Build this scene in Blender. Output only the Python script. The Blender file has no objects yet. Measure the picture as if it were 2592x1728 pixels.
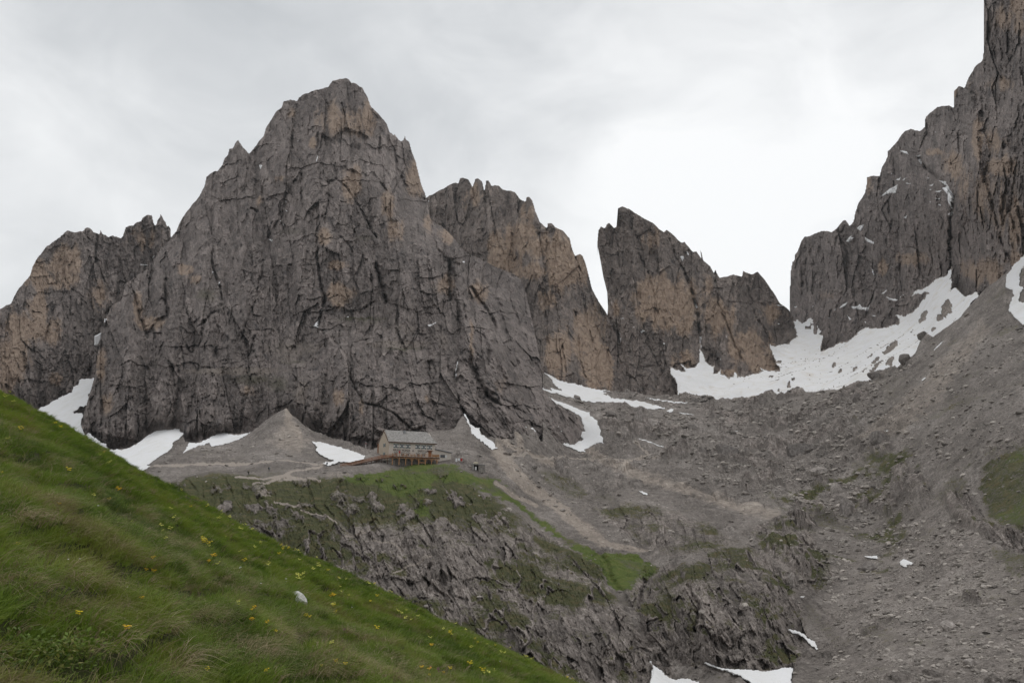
import bpy, bmesh, math, random
import numpy as np
from mathutils import Vector, Matrix
rng = np.random.default_rng(7); random.seed(7)
scene = bpy.context.scene
COL = scene.collection
F = 2074.0; CX, CY = 1296.0, 864.0; PITCH = math.radians(12.0)
cp, sp = math.cos(PITCH), math.sin(PITCH)
f32 = np.float32

def ray(x, y):
    """unit ray of a photo coordinate (2592 x 1728), world axes, camera at the origin"""
    x = np.asarray(x, float); y = np.asarray(y, float)
    a = (x-CX)/F; b = -(y-CY)/F
    d = np.stack([a, cp - b*sp, sp + b*cp], -1)
    return d/np.linalg.norm(d, axis=-1, keepdims=True)
def pt(x, y, d): return ray(x, y)*np.asarray(d, float)[..., None]
def T(ox, oy, s, pts): return [(ox+p[0]/s, oy+p[1]/s)+tuple(p[2:]) for p in pts]

# ---------------------------------------------------------------- noise
_perm = rng.permutation(256).astype(np.int32); _perm = np.concatenate([_perm]*3)
_g = rng.normal(size=(256, 3)).astype(f32); _g /= np.linalg.norm(_g, axis=1, keepdims=True)
def gnoise(x, y, z=0.0):
    x, y, z = np.broadcast_arrays(np.asarray(x, f32), np.asarray(y, f32), np.asarray(z, f32))
    xi = np.floor(x).astype(np.int32); yi = np.floor(y).astype(np.int32); zi = np.floor(z).astype(np.int32)
    xf = x-xi; yf = y-yi; zf = z-zi
    u = xf*xf*xf*(xf*(xf*6-15)+10); v = yf*yf*yf*(yf*(yf*6-15)+10); w = zf*zf*zf*(zf*(zf*6-15)+10)
    r = 0
    for i in (0, 1):
        for j in (0, 1):
            for k in (0, 1):
                h = _perm[_perm[_perm[(xi+i) & 255]+((yi+j) & 255)]+((zi+k) & 255)]
                g = _g[h]
                n = g[..., 0]*(xf-i)+g[..., 1]*(yf-j)+g[..., 2]*(zf-k)
                r = r + n*(u if i else 1-u)*(v if j else 1-v)*(w if k else 1-w)
    return r*1.6
def fbm(x, y, z=0.0, o=4, gain=.5, lac=2.03):
    a = 1; s = 0; t = 0
    for i in range(o):
        s = s + a*gnoise(x+i*17.3, y-i*9.1, z+i*5.7); t += a; a *= gain; x = x*lac; y = y*lac; z = z*lac
    return s/t
def valley(x, y, z=0.0, o=2, gain=.5):
    """0 in sharp grooves, up to 1 on rounded ribs"""
    a = 1; s = 0; t = 0
    for i in range(o):
        s = s + a*np.minimum(1, np.abs(gnoise(x+i*11.1, y+i*7.3, z+i*3.1))*2.2); t += a; a *= gain; x = x*2.1; y = y*2.1; z = z*2.1
    return s/t
def _h(i, j, s):
    n = (i.astype(np.int64)*374761393+j.astype(np.int64)*668265263+int(s*1000)*974634777) & 0xffffffff
    n = ((n ^ (n >> 13))*1274126177) & 0xffffffff; n = n ^ (n >> 16)
    return ((n & 0xffff)/65535.).astype(f32), (((n >> 16) & 0xffff)/65535.).astype(f32)
def cells(x, y, seed=1.):
    """cellular pattern: nearest distance, gap to the second nearest, offset from the cell centre, two random values of the cell"""
    x = np.asarray(x, f32); y = np.asarray(y, f32); xi = np.floor(x).astype(np.int32); yi = np.floor(y).astype(np.int32)
    f1 = np.full(x.shape, 9., f32); f2 = f1.copy(); dx = np.zeros(x.shape, f32); dy = dx.copy(); a = dx.copy(); b = dx.copy()
    for i in (-1, 0, 1):
        for j in (-1, 0, 1):
            r1, r2 = _h(xi+i, yi+j, seed); ex = x-(xi+i+r1); ey = y-(yi+j+r2); d = ex*ex+ey*ey
            n = d < f1; f2 = np.where(n, f1, np.minimum(f2, d)); f1 = np.where(n, d, f1)
            dx = np.where(n, ex, dx); dy = np.where(n, ey, dy)
            r3, r4 = _h(xi+i, yi+j, seed+5.5); a = np.where(n, r3, a); b = np.where(n, r4, b)
    return np.sqrt(f1), np.sqrt(f2)-np.sqrt(f1), dx, dy, a, b
def facets(x, y, seed, tilt=1.0):
    f1, gap, dx, dy, a, b = cells(x, y, seed)
    return (a-.5)*.9+tilt*((a-.5)*2.4*dx*((b > .5)*2-1)+(b-.5)*1.6*dy)-.12*np.exp(-(gap/.06)**2), a
def sstep(a, b, x):
    t = np.clip((x-a)/(b-a), 0, 1); return t*t*(3-2*t)

# ---------------------------------------------------------------- depth field: thin plate spline on log distance
class Depth:
    def __init__(s, pts, smooth=1e-4):
        p = np.array(pts, float); s.P = p[:, :2]/1000; n = len(p)
        K = s.k(np.linalg.norm(s.P[:, None]-s.P[None], axis=-1)) + np.eye(n)*smooth
        A = np.zeros((n+3, n+3)); A[:n, :n] = K; A[:n, n] = 1; A[:n, n+1:] = s.P; A[n, :n] = 1; A[n+1:, :n] = s.P.T
        s.w = np.linalg.solve(A, np.concatenate([np.log(p[:, 2]), [0, 0, 0]]))
    @staticmethod
    def k(r): return np.where(r > 1e-9, r*r*np.log(np.maximum(r, 1e-9)), 0)
    def __call__(s, x, y):
        x = np.asarray(x, float)/1000; y = np.asarray(y, float)/1000
        o = s.w[-3] + s.w[-2]*x + s.w[-1]*y
        for (px, py), w in zip(s.P, s.w[:-3]):
            r2 = (x-px)**2+(y-py)**2
            o = o + w*0.5*r2*np.log(np.maximum(r2, 1e-14))
        return np.exp(o)

def interp(poly, x):
    p = np.array(poly, float); return np.interp(x, p[:, 0], p[:, 1])
def linedist(x, y, line):
    d = np.full(np.shape(x), 1e9); 
    for (x0, y0), (x1, y1) in zip(line[:-1], line[1:]):
        dx, dy = x1-x0, y1-y0; L = dx*dx+dy*dy+1e-9
        t = np.clip(((x-x0)*dx+(y-y0)*dy)/L, 0, 1)
        d = np.minimum(d, np.hypot(x-x0-t*dx, y-y0-t*dy))
    return d
def gauss_line(x, y, line, w, p=2):
    """exp(-(distance/w)^p), worked out only near the line"""
    q = np.array([l[:2] for l in line]); m = w*2.6
    k = (x > q[:, 0].min()-m) & (x < q[:, 0].max()+m) & (y > q[:, 1].min()-m) & (y < q[:, 1].max()+m)
    o = np.zeros(np.shape(x)); 
    if k.any(): o[k] = np.exp(-(linedist(x[k], y[k], [l[:2] for l in line])/w)**p)
    return o
def clip_top(P_of, u, yt, yb, step, offs, sh=None):
    """regular rows cut along a ridge line: the row above the line is moved onto it, and the rows beyond it go over the back"""
    y0 = math.floor(yt.min()/step)*step-step*(len(offs)+1); rows = np.arange(y0, yb.max()+step, step)
    first = np.searchsorted(rows, yt)-1           # row moved onto the ridge
    Y = np.broadcast_to(rows[:, None], (len(rows), len(u))).copy(); U = np.broadcast_to(u[None], Y.shape).copy()
    r = np.arange(len(rows))[:, None]
    Y = np.where(r <= first[None], yt[None], Y)
    X = U+(sh(Y) if sh else 0)
    P, att = P_of(X, Y)
    ci = np.arange(len(u)); T0 = P[first, ci]
    H = T0.copy(); H[:, 2] = 0; H /= np.linalg.norm(H, axis=-1, keepdims=True)
    for k, (b, dz) in enumerate(offs):
        P[first-1-k, ci] = T0+H*b+np.stack([0*u, 0*u, np.maximum(dz+gnoise(u/20, k*3.1, .5)*abs(b)*.05, -62-T0[:, 2])], -1)
    keep = (r >= (first-len(offs))[None]) & (Y <= yb[None]+step)
    return P, att, keep, X, Y
def inside(x, y, poly):
    c = np.zeros(np.shape(x), bool); n = len(poly)
    for i in range(n):
        x0, y0 = poly[i][:2]; x1, y1 = poly[(i+1) % n][:2]
        if y0 == y1: continue
        c ^= ((y0 > y) != (y1 > y)) & (x < (x1-x0)*(y-y0)/(y1-y0)+x0)
    return c
def sdist(x, y, poly):
    """signed distance, positive inside"""
    d = linedist(x, y, [p[:2] for p in poly]+[poly[0][:2]])
    return np.where(inside(x, y, poly), d, -d)
def blobs(x, y, bl):
    m = np.zeros(np.shape(x))
    for b in bl:
        w = b[4] if len(b) > 4 else 1.0
        m = np.maximum(m, w*np.exp(-(((x-b[0])/b[2])**2+((y-b[1])/b[3])**2)*.7))
    return m
def TB(ox, oy, s, bl): return [(ox+b[0]/s, oy+b[1]/s, b[2]/s, b[3]/s)+tuple(b[4:]) for b in bl]

# ---------------------------------------------------------------- mesh helpers
def grid_mesh(name, P, mat, attrs=None, smooth=False, keep=None, kind='structure', label=None):
    nr, nc = P.shape[:2]
    idx = np.arange(nr*nc).reshape(nr, nc)
    q = np.stack([idx[:-1, :-1], idx[1:, :-1], idx[1:, 1:], idx[:-1, 1:]], -1)
    if keep is not None:
        k = keep[:-1, :-1] & keep[1:, :-1] & keep[1:, 1:] & keep[:-1, 1:]
        q = q[k]
    q = q.reshape(-1, 4); V = P.reshape(-1, 3)
    if keep is not None:
        used = np.unique(q); m = np.full(nr*nc, -1); m[used] = np.arange(len(used)); q = m[q]; V = V[used]
    else: used = None
    if len(q) == 0: return None
    me = bpy.data.meshes.new(name)
    me.vertices.add(len(V)); me.vertices.foreach_set('co', V.astype(f32).ravel())
    me.loops.add(len(q)*4); me.loops.foreach_set('vertex_index', q.astype(np.int32).ravel())
    me.polygons.add(len(q)); me.polygons.foreach_set('loop_start', np.arange(0, len(q)*4, 4, dtype=np.int32))
    me.polygons.foreach_set('use_smooth', np.full(len(q), smooth))
    me.update(calc_edges=True)
    for an, av in (attrs or {}).items():
        av = av.reshape(-1)
        if used is not None: av = av[used]
        a = me.attributes.new(an, 'FLOAT', 'POINT'); a.data.foreach_set('value', av.astype(f32))
    me.materials.append(mat)
    o = bpy.data.objects.new(name, me); COL.objects.link(o)
    if kind: o['kind'] = kind
    if label: o['label'] = label
    return o
def normals(P):
    a = np.gradient(P, axis=1); b = np.gradient(P, axis=0)
    n = np.cross(b, a); n /= np.linalg.norm(n, axis=-1, keepdims=True)+1e-9
    s = np.sign((n*P).sum(-1, keepdims=True)); return -n*np.where(s == 0, 1, s)   # towards the camera

# ---------------------------------------------------------------- materials
class NT:
    def __init__(s, name):
        s.m = bpy.data.materials.new(name); s.m.use_nodes = True; s.t = s.m.node_tree; s.n = s.t.nodes
        s.b = s.n['Principled BSDF']; s.b.inputs['Roughness'].default_value = .9
        s.b.inputs['Specular IOR Level'].default_value = .15
    def L(s, a, b): s.t.links.new(a, b)
    def new(s, t, **k):
        n = s.n.new(t)
        for a, v in k.items():
            if hasattr(n, a): setattr(n, a, v)
            else: n.inputs[a].default_value = v
        return n
    def attr(s, name, typ='GEOMETRY'):
        n = s.n.new('ShaderNodeAttribute'); n.attribute_name = name; n.attribute_type = typ; return n.outputs['Fac']
    def pos(s, sc=(1, 1, 1)):
        g = s.n.new('ShaderNodeNewGeometry'); m = s.n.new('ShaderNodeVectorMath'); m.operation = 'MULTIPLY'
        s.L(g.outputs['Position'], m.inputs[0]); m.inputs[1].default_value = sc; return m.outputs[0]
    def noise(s, scale, vec, detail=6, rough=.6, dist=0):
        n = s.n.new('ShaderNodeTexNoise'); s.L(vec, n.inputs['Vector'])
        n.inputs['Scale'].default_value = scale; n.inputs['Detail'].default_value = detail
        n.inputs['Roughness'].default_value = rough; n.inputs['Distortion'].default_value = dist
        return n.outputs['Fac']
    def math(s, op, a, b=0.0, c=None):
        n = s.n.new('ShaderNodeMath'); n.operation = op
        for i, v in enumerate((a, b, c)):
            if v is None: continue
            if hasattr(v, 'links') or isinstance(v, bpy.types.NodeSocket): s.L(v, n.inputs[i])
            else: n.inputs[i].default_value = v
        return n.outputs[0]
    def ramp(s, fac, stops):
        n = s.n.new('ShaderNodeValToRGB'); s.L(fac, n.inputs[0]); e = n.color_ramp.elements
        while len(e) < len(stops): e.new(.5)
        for i, (p, c) in enumerate(stops):
            e[i].position = p; e[i].color = (c, c, c, 1) if isinstance(c, (float, int)) else tuple(c)+(1,)
        return n.outputs[0]
    def rng(s, v, a, b, c=0.0, d=1.0):
        n = s.n.new('ShaderNodeMapRange'); n.clamp = True; n.interpolation_type = 'SMOOTHSTEP'
        s.L(v, n.inputs[0]); n.inputs[1].default_value = a; n.inputs[2].default_value = b; n.inputs[3].default_value = c; n.inputs[4].default_value = d
        return n.outputs[0]
    def mix(s, f, a, b, mode='MIX'):
        n = s.n.new('ShaderNodeMix'); n.data_type = 'RGBA'; n.blend_type = mode
        if isinstance(f, float): n.inputs[0].default_value = f
        else: s.L(f, n.inputs[0])
        for i, v in ((6, a), (7, b)):
            if isinstance(v, bpy.types.NodeSocket): s.L(v, n.inputs[i])
            else: n.inputs[i].default_value = tuple(v)+(1,)
        return n.outputs[2]
    def bump(s, h, dist, st=1.0):
        n = s.n.new('ShaderNodeBump'); s.L(h, n.inputs['Height']); n.inputs['Distance'].default_value = dist; n.inputs['Strength'].default_value = st
        s.L(n.outputs[0], s.b.inputs['Normal'])
    def col(s, c): s.L(c, s.b.inputs['Base Color'])

def rock_material(name, grey_lo, grey_hi, ochre_lo, ochre_hi, sc=1.0):
    m = NT(name); p = m.pos((1, 1, .35)); q = m.pos()
    n1 = m.noise(.03*sc, q, 4, .6, .5); n2 = m.noise(.22*sc, p, 8, .72, .4); n3 = m.noise(.9*sc, m.pos((1, 1, .6)), 5, .75)
    f = m.math('ADD', m.math('MULTIPLY', n1, .25), m.math('ADD', m.math('MULTIPLY', n2, .42), m.math('MULTIPLY', n3, .48)))
    grey = m.ramp(f, [(.44, grey_lo), (.575, tuple((a*.5+b*.5) for a, b in zip(grey_lo, grey_hi))), (.70, grey_hi)])
    grey = m.mix(1.0, grey, m.ramp(m.attr('tone'), [(0, .68), (.5, 1.0), (1, 1.38)]), 'MULTIPLY')
    och = m.ramp(n2, [(.3, ochre_lo), (.7, ochre_hi)])
    of = m.math('ADD', m.attr('ochre'), m.math('MULTIPLY', m.math('SUBTRACT', n2, .5), 1.1))
    c = m.mix(m.rng(of, .16, .62, 0, .9), grey, och)
    # black water streaks
    st = m.noise(.16*sc, m.pos((1, 1, .06)), 5, .65)
    c = m.mix(m.rng(st, .56, .70, 0, .6), c, (.075, .072, .075))
    vf = m.math('ADD', m.attr('veg'), m.math('MULTIPLY', m.math('SUBTRACT', n3, .5), .9))
    c = m.mix(m.rng(vf, .35, .75, 0, .8), c, (.085, .082, .045))
    sf = m.math('ADD', m.attr('scree'), m.math('MULTIPLY', m.math('SUBTRACT', n2, .5), .8))
    c = m.mix(m.rng(sf, .28, .6, 0, .9), c, (.25, .212, .185))
    m.col(c); h = m.math('ADD', n2, m.math('MULTIPLY', n3, .6)); m.bump(h, 2.2/sc, .9)
    return m.m
# ================================================================ MOUNTAINS
def mkjag(u, amp, seed, sc=1.0):
    return amp*(gnoise(u/(13*sc), seed, 3.3)*1.0+gnoise(u/(5*sc), seed+9, 1.1)*.7+gnoise(u/(2.2*sc), seed+4, 7.1)*.4)

class Wall:
    """one rock mass: ridge line, foot line and distances; the face is carved by gullies, ribs, ledges and cracks"""
    def __init__(s, name, top, bot, depth, cracks=(), ochre=(), veg=(), scree=(), lean=None, A=(24, 8, 2.2), S=(55, 15, 4.5), shear=None,
                 jag=2.5, step=2.0, seed=0., back=120., mat=None, ledge=.8, ribs=(), vsteps=None, label=None, slabs=(), irons=(), calm=(), drop=True, foot=None):
        s.D = Depth(depth); s.dm = float(np.mean([q[2] for q in depth]))*.95; s.sh = shear or (lambda y: 0*np.asarray(y, float)); s.top = top; s.bot = bot
        s.a = (A, S, seed, lean, ledge, cracks, ribs); s.slabs = slabs; s.irons = irons; s.calm = calm; s.foot = foot
        x0, x1 = top[0][0], top[-1][0]
        u = np.arange(x0, x1+.01, step)
        yt = interp(top, u)+mkjag(u, jag, seed+.37)
        yb = interp(bot, u)
        offs = [(back*k, back*dz) for k, dz in ((.04, -.01), (.12, -.05), (.35, -.25), (.8, -.9), (1.3, -1.5))][:5 if drop else 3]
        P, att, keep, _, _ = clip_top(lambda X, Y: s.surface(X, Y, ochre, veg, scree), u, yt, yb, step, offs, s.sh)
        s.obj = grid_mesh(name, P, mat, att, smooth=False, keep=keep, label=label)
    def surface(s, X, Y, ochre=(), veg=(), scree=(), fine=True):
        A, S, seed, lean, ledge, cracks, ribs = s.a
        d = s.D(X, Y); B = pt(X, Y, d); k = s.dm/F; x = ((X-CX)*k).astype(f32); z = ((1305-Y)*k).astype(f32)
        if lean: x = x + lean(X, Y)*(z-110)
        wx = fbm(x/55, z/130, seed, 3)*7; wz = fbm(x/40, z/60, seed+8, 2)*14
        xx = x+wx; zz = z+wz
        env = .55+.9*np.clip(.5+fbm(x/120, z/160, seed+20, 2), 0, 1)
        r = A[0]*env*(valley(xx/S[0], zz/(S[0]*4.2), seed+1.5, 2)-.45)
        tone = 0*x+.5
        if fine:
            wf = fbm(x/22, z/50, seed+2, 3)*3.2; wg = fbm(x/7, z/14, seed+3, 3)*1.3
            fa, ta = facets((xx+wf)/(S[1]*1.1), (zz-wf*2)/(S[1]*4.2), seed+.3); r = r+A[1]*.72*fa
            fb_, tb = facets((x+wf*.6+wg)/(S[2]*1.15), (z-wg*2)/(S[2]*3.6), seed+.6); r = r+A[2]*1.25*fb_
            fc, tc = facets((x+wg)/(S[2]*.5), (z-wg)/(S[2]*1.15), seed+.9); r = r+A[2]*.55*fc
            tone = np.clip(.5+(ta-.5)*.35+(tb-.5)*.45+(tc-.5)*.55, 0, 1)
            mod = .35+1.3*np.clip(.5+fbm(x/60, z/60, seed+31, 2)*1.4, 0, 1)
            m2 = .4+1.2*np.clip(.5+fbm(x/35, z/50, seed+33, 2)*1.6, 0, 1)
            r = r + .62*A[1]*mod*(valley(xx/S[1], zz/(S[1]*3.6), seed+4.5, 3, .55)-.4)
            x3 = xx+fbm(x/9, z/22, seed, 2)*2.0
            r = r + A[2]*.8*m2*(valley(x3/S[2], zz/(S[2]*2.6), seed+7.5, 2, .6)-.4)
            r = r + A[2]*.75*(1.7-m2)*fbm(x/(S[2]*.7), z/(S[2]*.7), seed+12, 3, .6)
            r = r + A[2]*.42*(valley(x3/(S[2]*.36), z/(S[2]*.9), seed+9.1, 1)-.4)
            # broken ledges: here and there a band of rock stands proud of the one above
            zl = (z+wx*.6+fbm(x/14, z/14, seed+5, 3)*7)/11.0
            r = r - ledge*2.2*((zl-np.floor(zl))-.5)*np.clip(fbm(x/30, z/22, seed+41, 3)*3.4, 0, 1.3)
            zl = (z-x*.25+fbm(x/7, z/7, seed+6, 3)*4)/3.3
            r = r - ledge*.8*((zl-np.floor(zl))-.5)*np.clip(fbm(x/16, z/14, seed+43, 2)*3.2, 0, 1.2)
        px = fbm(X/16, Y/16, seed+3, 3)*8; py = fbm(X/14, Y/14, seed+13, 3)*6
        for dep, soft, poly in s.slabs:
            q = np.array([l[:2] for l in poly]); k = (X > q[:, 0].min()-20) & (X < q[:, 0].max()+20) & (Y > q[:, 1].min()-20) & (Y < q[:, 1].max()+20)
            if k.any():
                sd_ = sdist((X+px)[k], (Y+py)[k], poly); r[k] += dep*(sstep(-soft*.5, soft, sd_)*.75+sstep(0, 40, sd_)*.4)
        for (ax, ay, sl, L_, dep) in s.irons:        # leaning triangular slabs that end in a point
            dy = (Y+py-ay); dx = np.abs(X+px-ax); e = np.clip((dy*sl-dx)/(6+np.maximum(dy, 0)*.10), 0, 1)*(1-sstep(L_*.6, L_*1.3, dy))
            r = r+dep*e*(.6+.4*np.clip(1-dx/(np.maximum(dy, 1)*sl+1), 0, 1))
        vary = np.clip(.55+fbm(X/22, Y/22, seed+71, 2)*1.5, .12, 1.2)
        for c in cracks:
            w, dep, line = c
            r = r - dep*.85*(.35+.65*vary)*gauss_line(X+px*.7, Y+px*.3, line, w*.85)
        for c in ribs:
            w, dep, line = c
            r = r + dep*gauss_line(X+px, Y+px*.5, line, w)
        if len(s.calm): r = r*(1-.9*blobs(X, Y, s.calm))
        if s.foot: g = gauss_line(X, Y, s.foot, 24); r = r*(1-.6*g)-9*g     # the wall stands back behind the scree and snow at its foot
        d2 = d-r
        P = pt(X, Y, d2)
        st = fbm(x/7, z/40, seed+51, 3)
        oc = np.clip(blobs(X+px, Y+py, ochre)*1.15+st*.45*sstep(.03, .2, blobs(X, Y, ochre)), 0, 1.3)+st*.2 if len(ochre) else st*.12
        att = {'tone': tone, 'ochre': oc, 'veg': blobs(X+px, Y+px, veg) if len(veg) else 0*X, 'scree': blobs(X+px, Y+px, scree) if len(scree) else 0*X}
        return P, att
    def at(s, x, y, off=0., fine=False):
        P, _ = s.surface(np.asarray(x, float), np.asarray(y, float), fine=fine)
        L = np.linalg.norm(P, axis=-1, keepdims=True); return P*(1-off/L)

M_GREY = rock_material('grey_rock', (.082, .069, .065), (.325, .278, .256), (.27, .20, .155), (.46, .35, .27), 1.0)
M_FAR = rock_material('brown_rock', (.088, .071, .064), (.305, .255, .226), (.28, .20, .15), (.48, .36, .268), .7)

A_, B_, C_, K2 = (200, 560, 2.8), (700, 560, 2.8), (560, 180, 3.564), (0, 500, 2.119)
K3, K4, K5, K6 = (430, 160, 2.119), (1000, 400, 2.306), (1650, 400, 2.306), (2200, 0, 2.24)

# -- the far left wall
L1top = [(-120, 860)]+T(*K2, [(-60, 640), (0, 600), (30, 580), (58, 570), (75, 530), (100, 490), (160, 420), (175, 370), (200, 325), (225, 295), (250, 262), (285, 235), (320, 215), (350, 185), (360, 180), (400, 185), (440, 183), (455, 165), (470, 157), (490, 170), (505, 188), (533, 197), (540, 172), (551, 194), (580, 214), (600, 203), (630, 212), (645, 222), (657, 212), (672, 165), (690, 152), (715, 150), (725, 135), (755, 130), (762, 112), (790, 95), (815, 93), (822, 120), (828, 148), (838, 148), (843, 125), (855, 110), (862, 88), (872, 105), (880, 125), (890, 132), (897, 160), (905, 152), (915, 165), (919, 212), (935, 240), (1000, 330)])
W_L1 = Wall('mountain', L1top, [(-150, 1200), (500, 1190)],
    [(-120, 1150, 520), (0, 1000, 545), (100, 1060, 555), (230, 960, 600), (0, 770, 650), (-100, 850, 600), (100, 850, 620), (200, 580, 760), (400, 560, 790), (330, 750, 720), (480, 800, 760), (480, 1150, 620), (100, 1190, 500)],
    cracks=[(5, 12, T(*K2, [(590, 590), (560, 640), (520, 740), (500, 850), (480, 960)])), (3, 7, T(*K2, [(330, 300), (310, 400), (300, 470)])), (3, 6, T(*K2, [(520, 200), (510, 320), (560, 450)])), (3, 6, T(*K2, [(290, 600), (260, 700), (240, 780)])), (3, 6, T(*K2, [(600, 220), (620, 330)])), (3, 6, T(*K2, [(400, 700), (430, 860), (440, 950)])), (3, 8, T(*K2, [(825, 140), (830, 200)]))],
    ochre=TB(*K2, [(230, 420, 70, 60), (340, 430, 55, 45), (200, 600, 50, 70), (130, 700, 100, 70), (280, 720, 35, 60), (60, 850, 70, 90), (360, 340, 60, 70), (300, 970, 30, 30), (540, 500, 60, 70, .55), (60, 950, 50, 50, .8), (20, 1010, 30, 40, .8), (780, 220, 70, 60, .45)]),
    A=(22, 8.5, 2.8), S=(56, 14, 4.3), jag=2.2, seed=2.1, mat=M_GREY, label='ochre stained grey mountain wall at the left edge behind the great peak')

# -- the great peak above the hut
Mtop = [(206, 1060), (212, 1045), (225, 1003), (240, 950), (246, 900), (259, 838), (268, 806), (282, 774), (307, 760), (318, 717), (350, 695), (378, 678), (403, 635), (428, 610)] + \
  T(*K3, [(15, 925), (35, 900), (50, 860), (85, 800), (120, 760), (160, 710), (185, 660), (195, 610), (210, 595), (235, 580), (255, 580), (280, 545), (290, 515), (310, 495), (318, 460), (335, 458), (350, 430), (368, 413), (378, 430), (395, 455), (425, 490), (440, 470), (475, 425), (500, 395), (515, 345), (545, 300), (565, 265), (600, 235), (608, 205), (650, 198), (685, 205), (690, 188), (725, 165), (780, 145), (850, 130), (870, 95), (900, 90), (945, 80), (955, 82), (975, 105), (1000, 110), (1030, 130), (1060, 180), (1080, 235), (1120, 270), (1165, 325), (1180, 375), (1187, 372), (1200, 388), (1206, 378), (1215, 395), (1240, 420), (1250, 410), (1260, 385), (1268, 412), (1285, 425), (1300, 480), (1320, 530), (1335, 590), (1350, 650), (1370, 700), (1385, 760), (1395, 820)]) + \
  T(*K4, [(215, 370), (260, 390), (330, 450), (380, 520), (430, 560), (520, 600), (600, 640), (700, 680), (740, 715), (765, 790), (800, 940), (830, 1080), (856, 1215)]) + [(1374, 985), (1388, 1004), (1412, 1023), (1444, 1040), (1472, 1062), (1480, 1092), (1484, 1116)]
Mbot = [(206, 1080), (230, 1140), (300, 1190), (420, 1185), (560, 1150), (700, 1090), (800, 1130), (850, 1150), (1100, 1170), (1160, 1080), (1215, 1120), (1270, 1150), (1400, 1160), (1490, 1140)]
Mcr = [(4, 15, T(*B_, [(290, 120), (290, 280), (305, 380), (320, 480), (345, 540), (320, 640), (290, 740)])), (5.5, 17, T(*B_, [(700, 300), (720, 380), (740, 450), (780, 570)])),
 (3, 8, T(*B_, [(670, 380), (680, 480), (670, 600)])), (5, 20, T(*B_, [(1225, 290), (1225, 400), (1230, 560)])), (5, 14, T(*B_, [(1380, 470), (1440, 560), (1500, 640), (1560, 760)])),
 (3.5, 10, T(*B_, [(1275, 560), (1290, 700), (1305, 850), (1310, 950)])), (3.5, 10, T(*B_, [(1340, 670), (1360, 850), (1385, 1000), (1440, 1140), (1500, 1240), (1568, 1290)])),
 (4, 10, T(*B_, [(1290, 980), (1270, 1090), (1280, 1220), (1310, 1320), (1360, 1420)])), (3.5, 9, T(*B_, [(1420, 1180), (1425, 1350), (1440, 1450)])),
 (3, 8, T(*B_, [(530, 880), (520, 1100), (560, 1190), (620, 1290), (720, 1310), (830, 1360), (940, 1460)])), (2.5, 5, T(*B_, [(320, 1080), (330, 1200), (320, 1420)])),
 (2.5, 7, T(*B_, [(650, 20), (700, 110)])), (2.5, 7, T(*B_, [(500, 150), (540, 220)])), (2.5, 6, T(*B_, [(1080, 1000), (1090, 1180), (1085, 1350)])), (2.5, 6, T(*B_, [(650, 830), (560, 860)])),
 (3, 9, T(*C_, [(730, 930), (720, 1100), (740, 1210)])), (2.5, 8, T(*C_, [(960, 1000), (970, 1150), (940, 1300)])), (3, 10, T(*C_, [(1030, 830), (1040, 970), (1130, 1050), (1220, 1190), (1300, 1320), (1390, 1490)])),
 (2.5, 7, T(*C_, [(1170, 1310), (1180, 1420), (1210, 1460)])), (3, 8, T(*C_, [(1380, 930), (1490, 1080)])), (3, 9, T(*C_, [(1430, 600), (1420, 740)])), (2.5, 6, T(*C_, [(630, 580), (630, 700)])),
 (3, 8, T(*C_, [(530, 1180), (530, 1330), (420, 1500)])), (4, 12, T(*C_, [(275, 1240), (320, 1265)])), (5, 9, T(*C_, [(880, 560), (870, 680), (880, 760)])), (4, 8, T(*C_, [(620, 380), (600, 440)])), (2.5, 8, T(*C_, [(1090, 290), (1110, 380), (1100, 500)])), (3, 7, T(*C_, [(1560, 640), (1580, 820)])),
 (5, 18, T(*A_, [(615, 410), (605, 500), (625, 670)])), (3.5, 12, T(*A_, [(940, 230), (960, 370), (1000, 460), (1015, 560)])), (3.5, 9, T(*A_, [(960, 640), (830, 760), (800, 930)])),
 (3, 10, T(*A_, [(1310, 280), (1280, 430), (1250, 560), (1190, 700), (1150, 830)])), (3, 7, T(*A_, [(1420, 560), (1380, 640)])), (3, 9, T(*A_, [(1240, 810), (1200, 960)])), (2.5, 8, T(*A_, [(1105, 700), (1120, 800)])),
 (3, 7, T(*A_, [(980, 880), (950, 1020)])), (2.5, 6, T(*A_, [(700, 1040), (700, 1140)])), (3, 9, T(*A_, [(390, 500), (430, 680), (480, 800)])), (3, 8, T(*A_, [(890, 700), (860, 880)])), (3, 7, T(*A_, [(760, 880), (800, 960)])), (3, 5, T(*A_, [(420, 1380), (430, 1480)])), (3, 6, T(*A_, [(600, 860), (540, 1000)])),
 (7, 12, T(*K4, [(600, 830), (640, 1000), (660, 1070)])), (5, 10, T(*K4, [(770, 760), (760, 700), (690, 690)])), (4, 8, T(*K4, [(550, 1020), (540, 1200)])), (5, 9, T(*K4, [(500, 1300), (540, 1390), (620, 1440)])), (4, 8, T(*K4, [(700, 880), (730, 970)])), (3, 7, T(*K4, [(760, 1330), (810, 1450)]))]
Mlean = lambda X, Y: .42*sstep(1000, 1340, X)*sstep(560, 820, Y)
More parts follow.
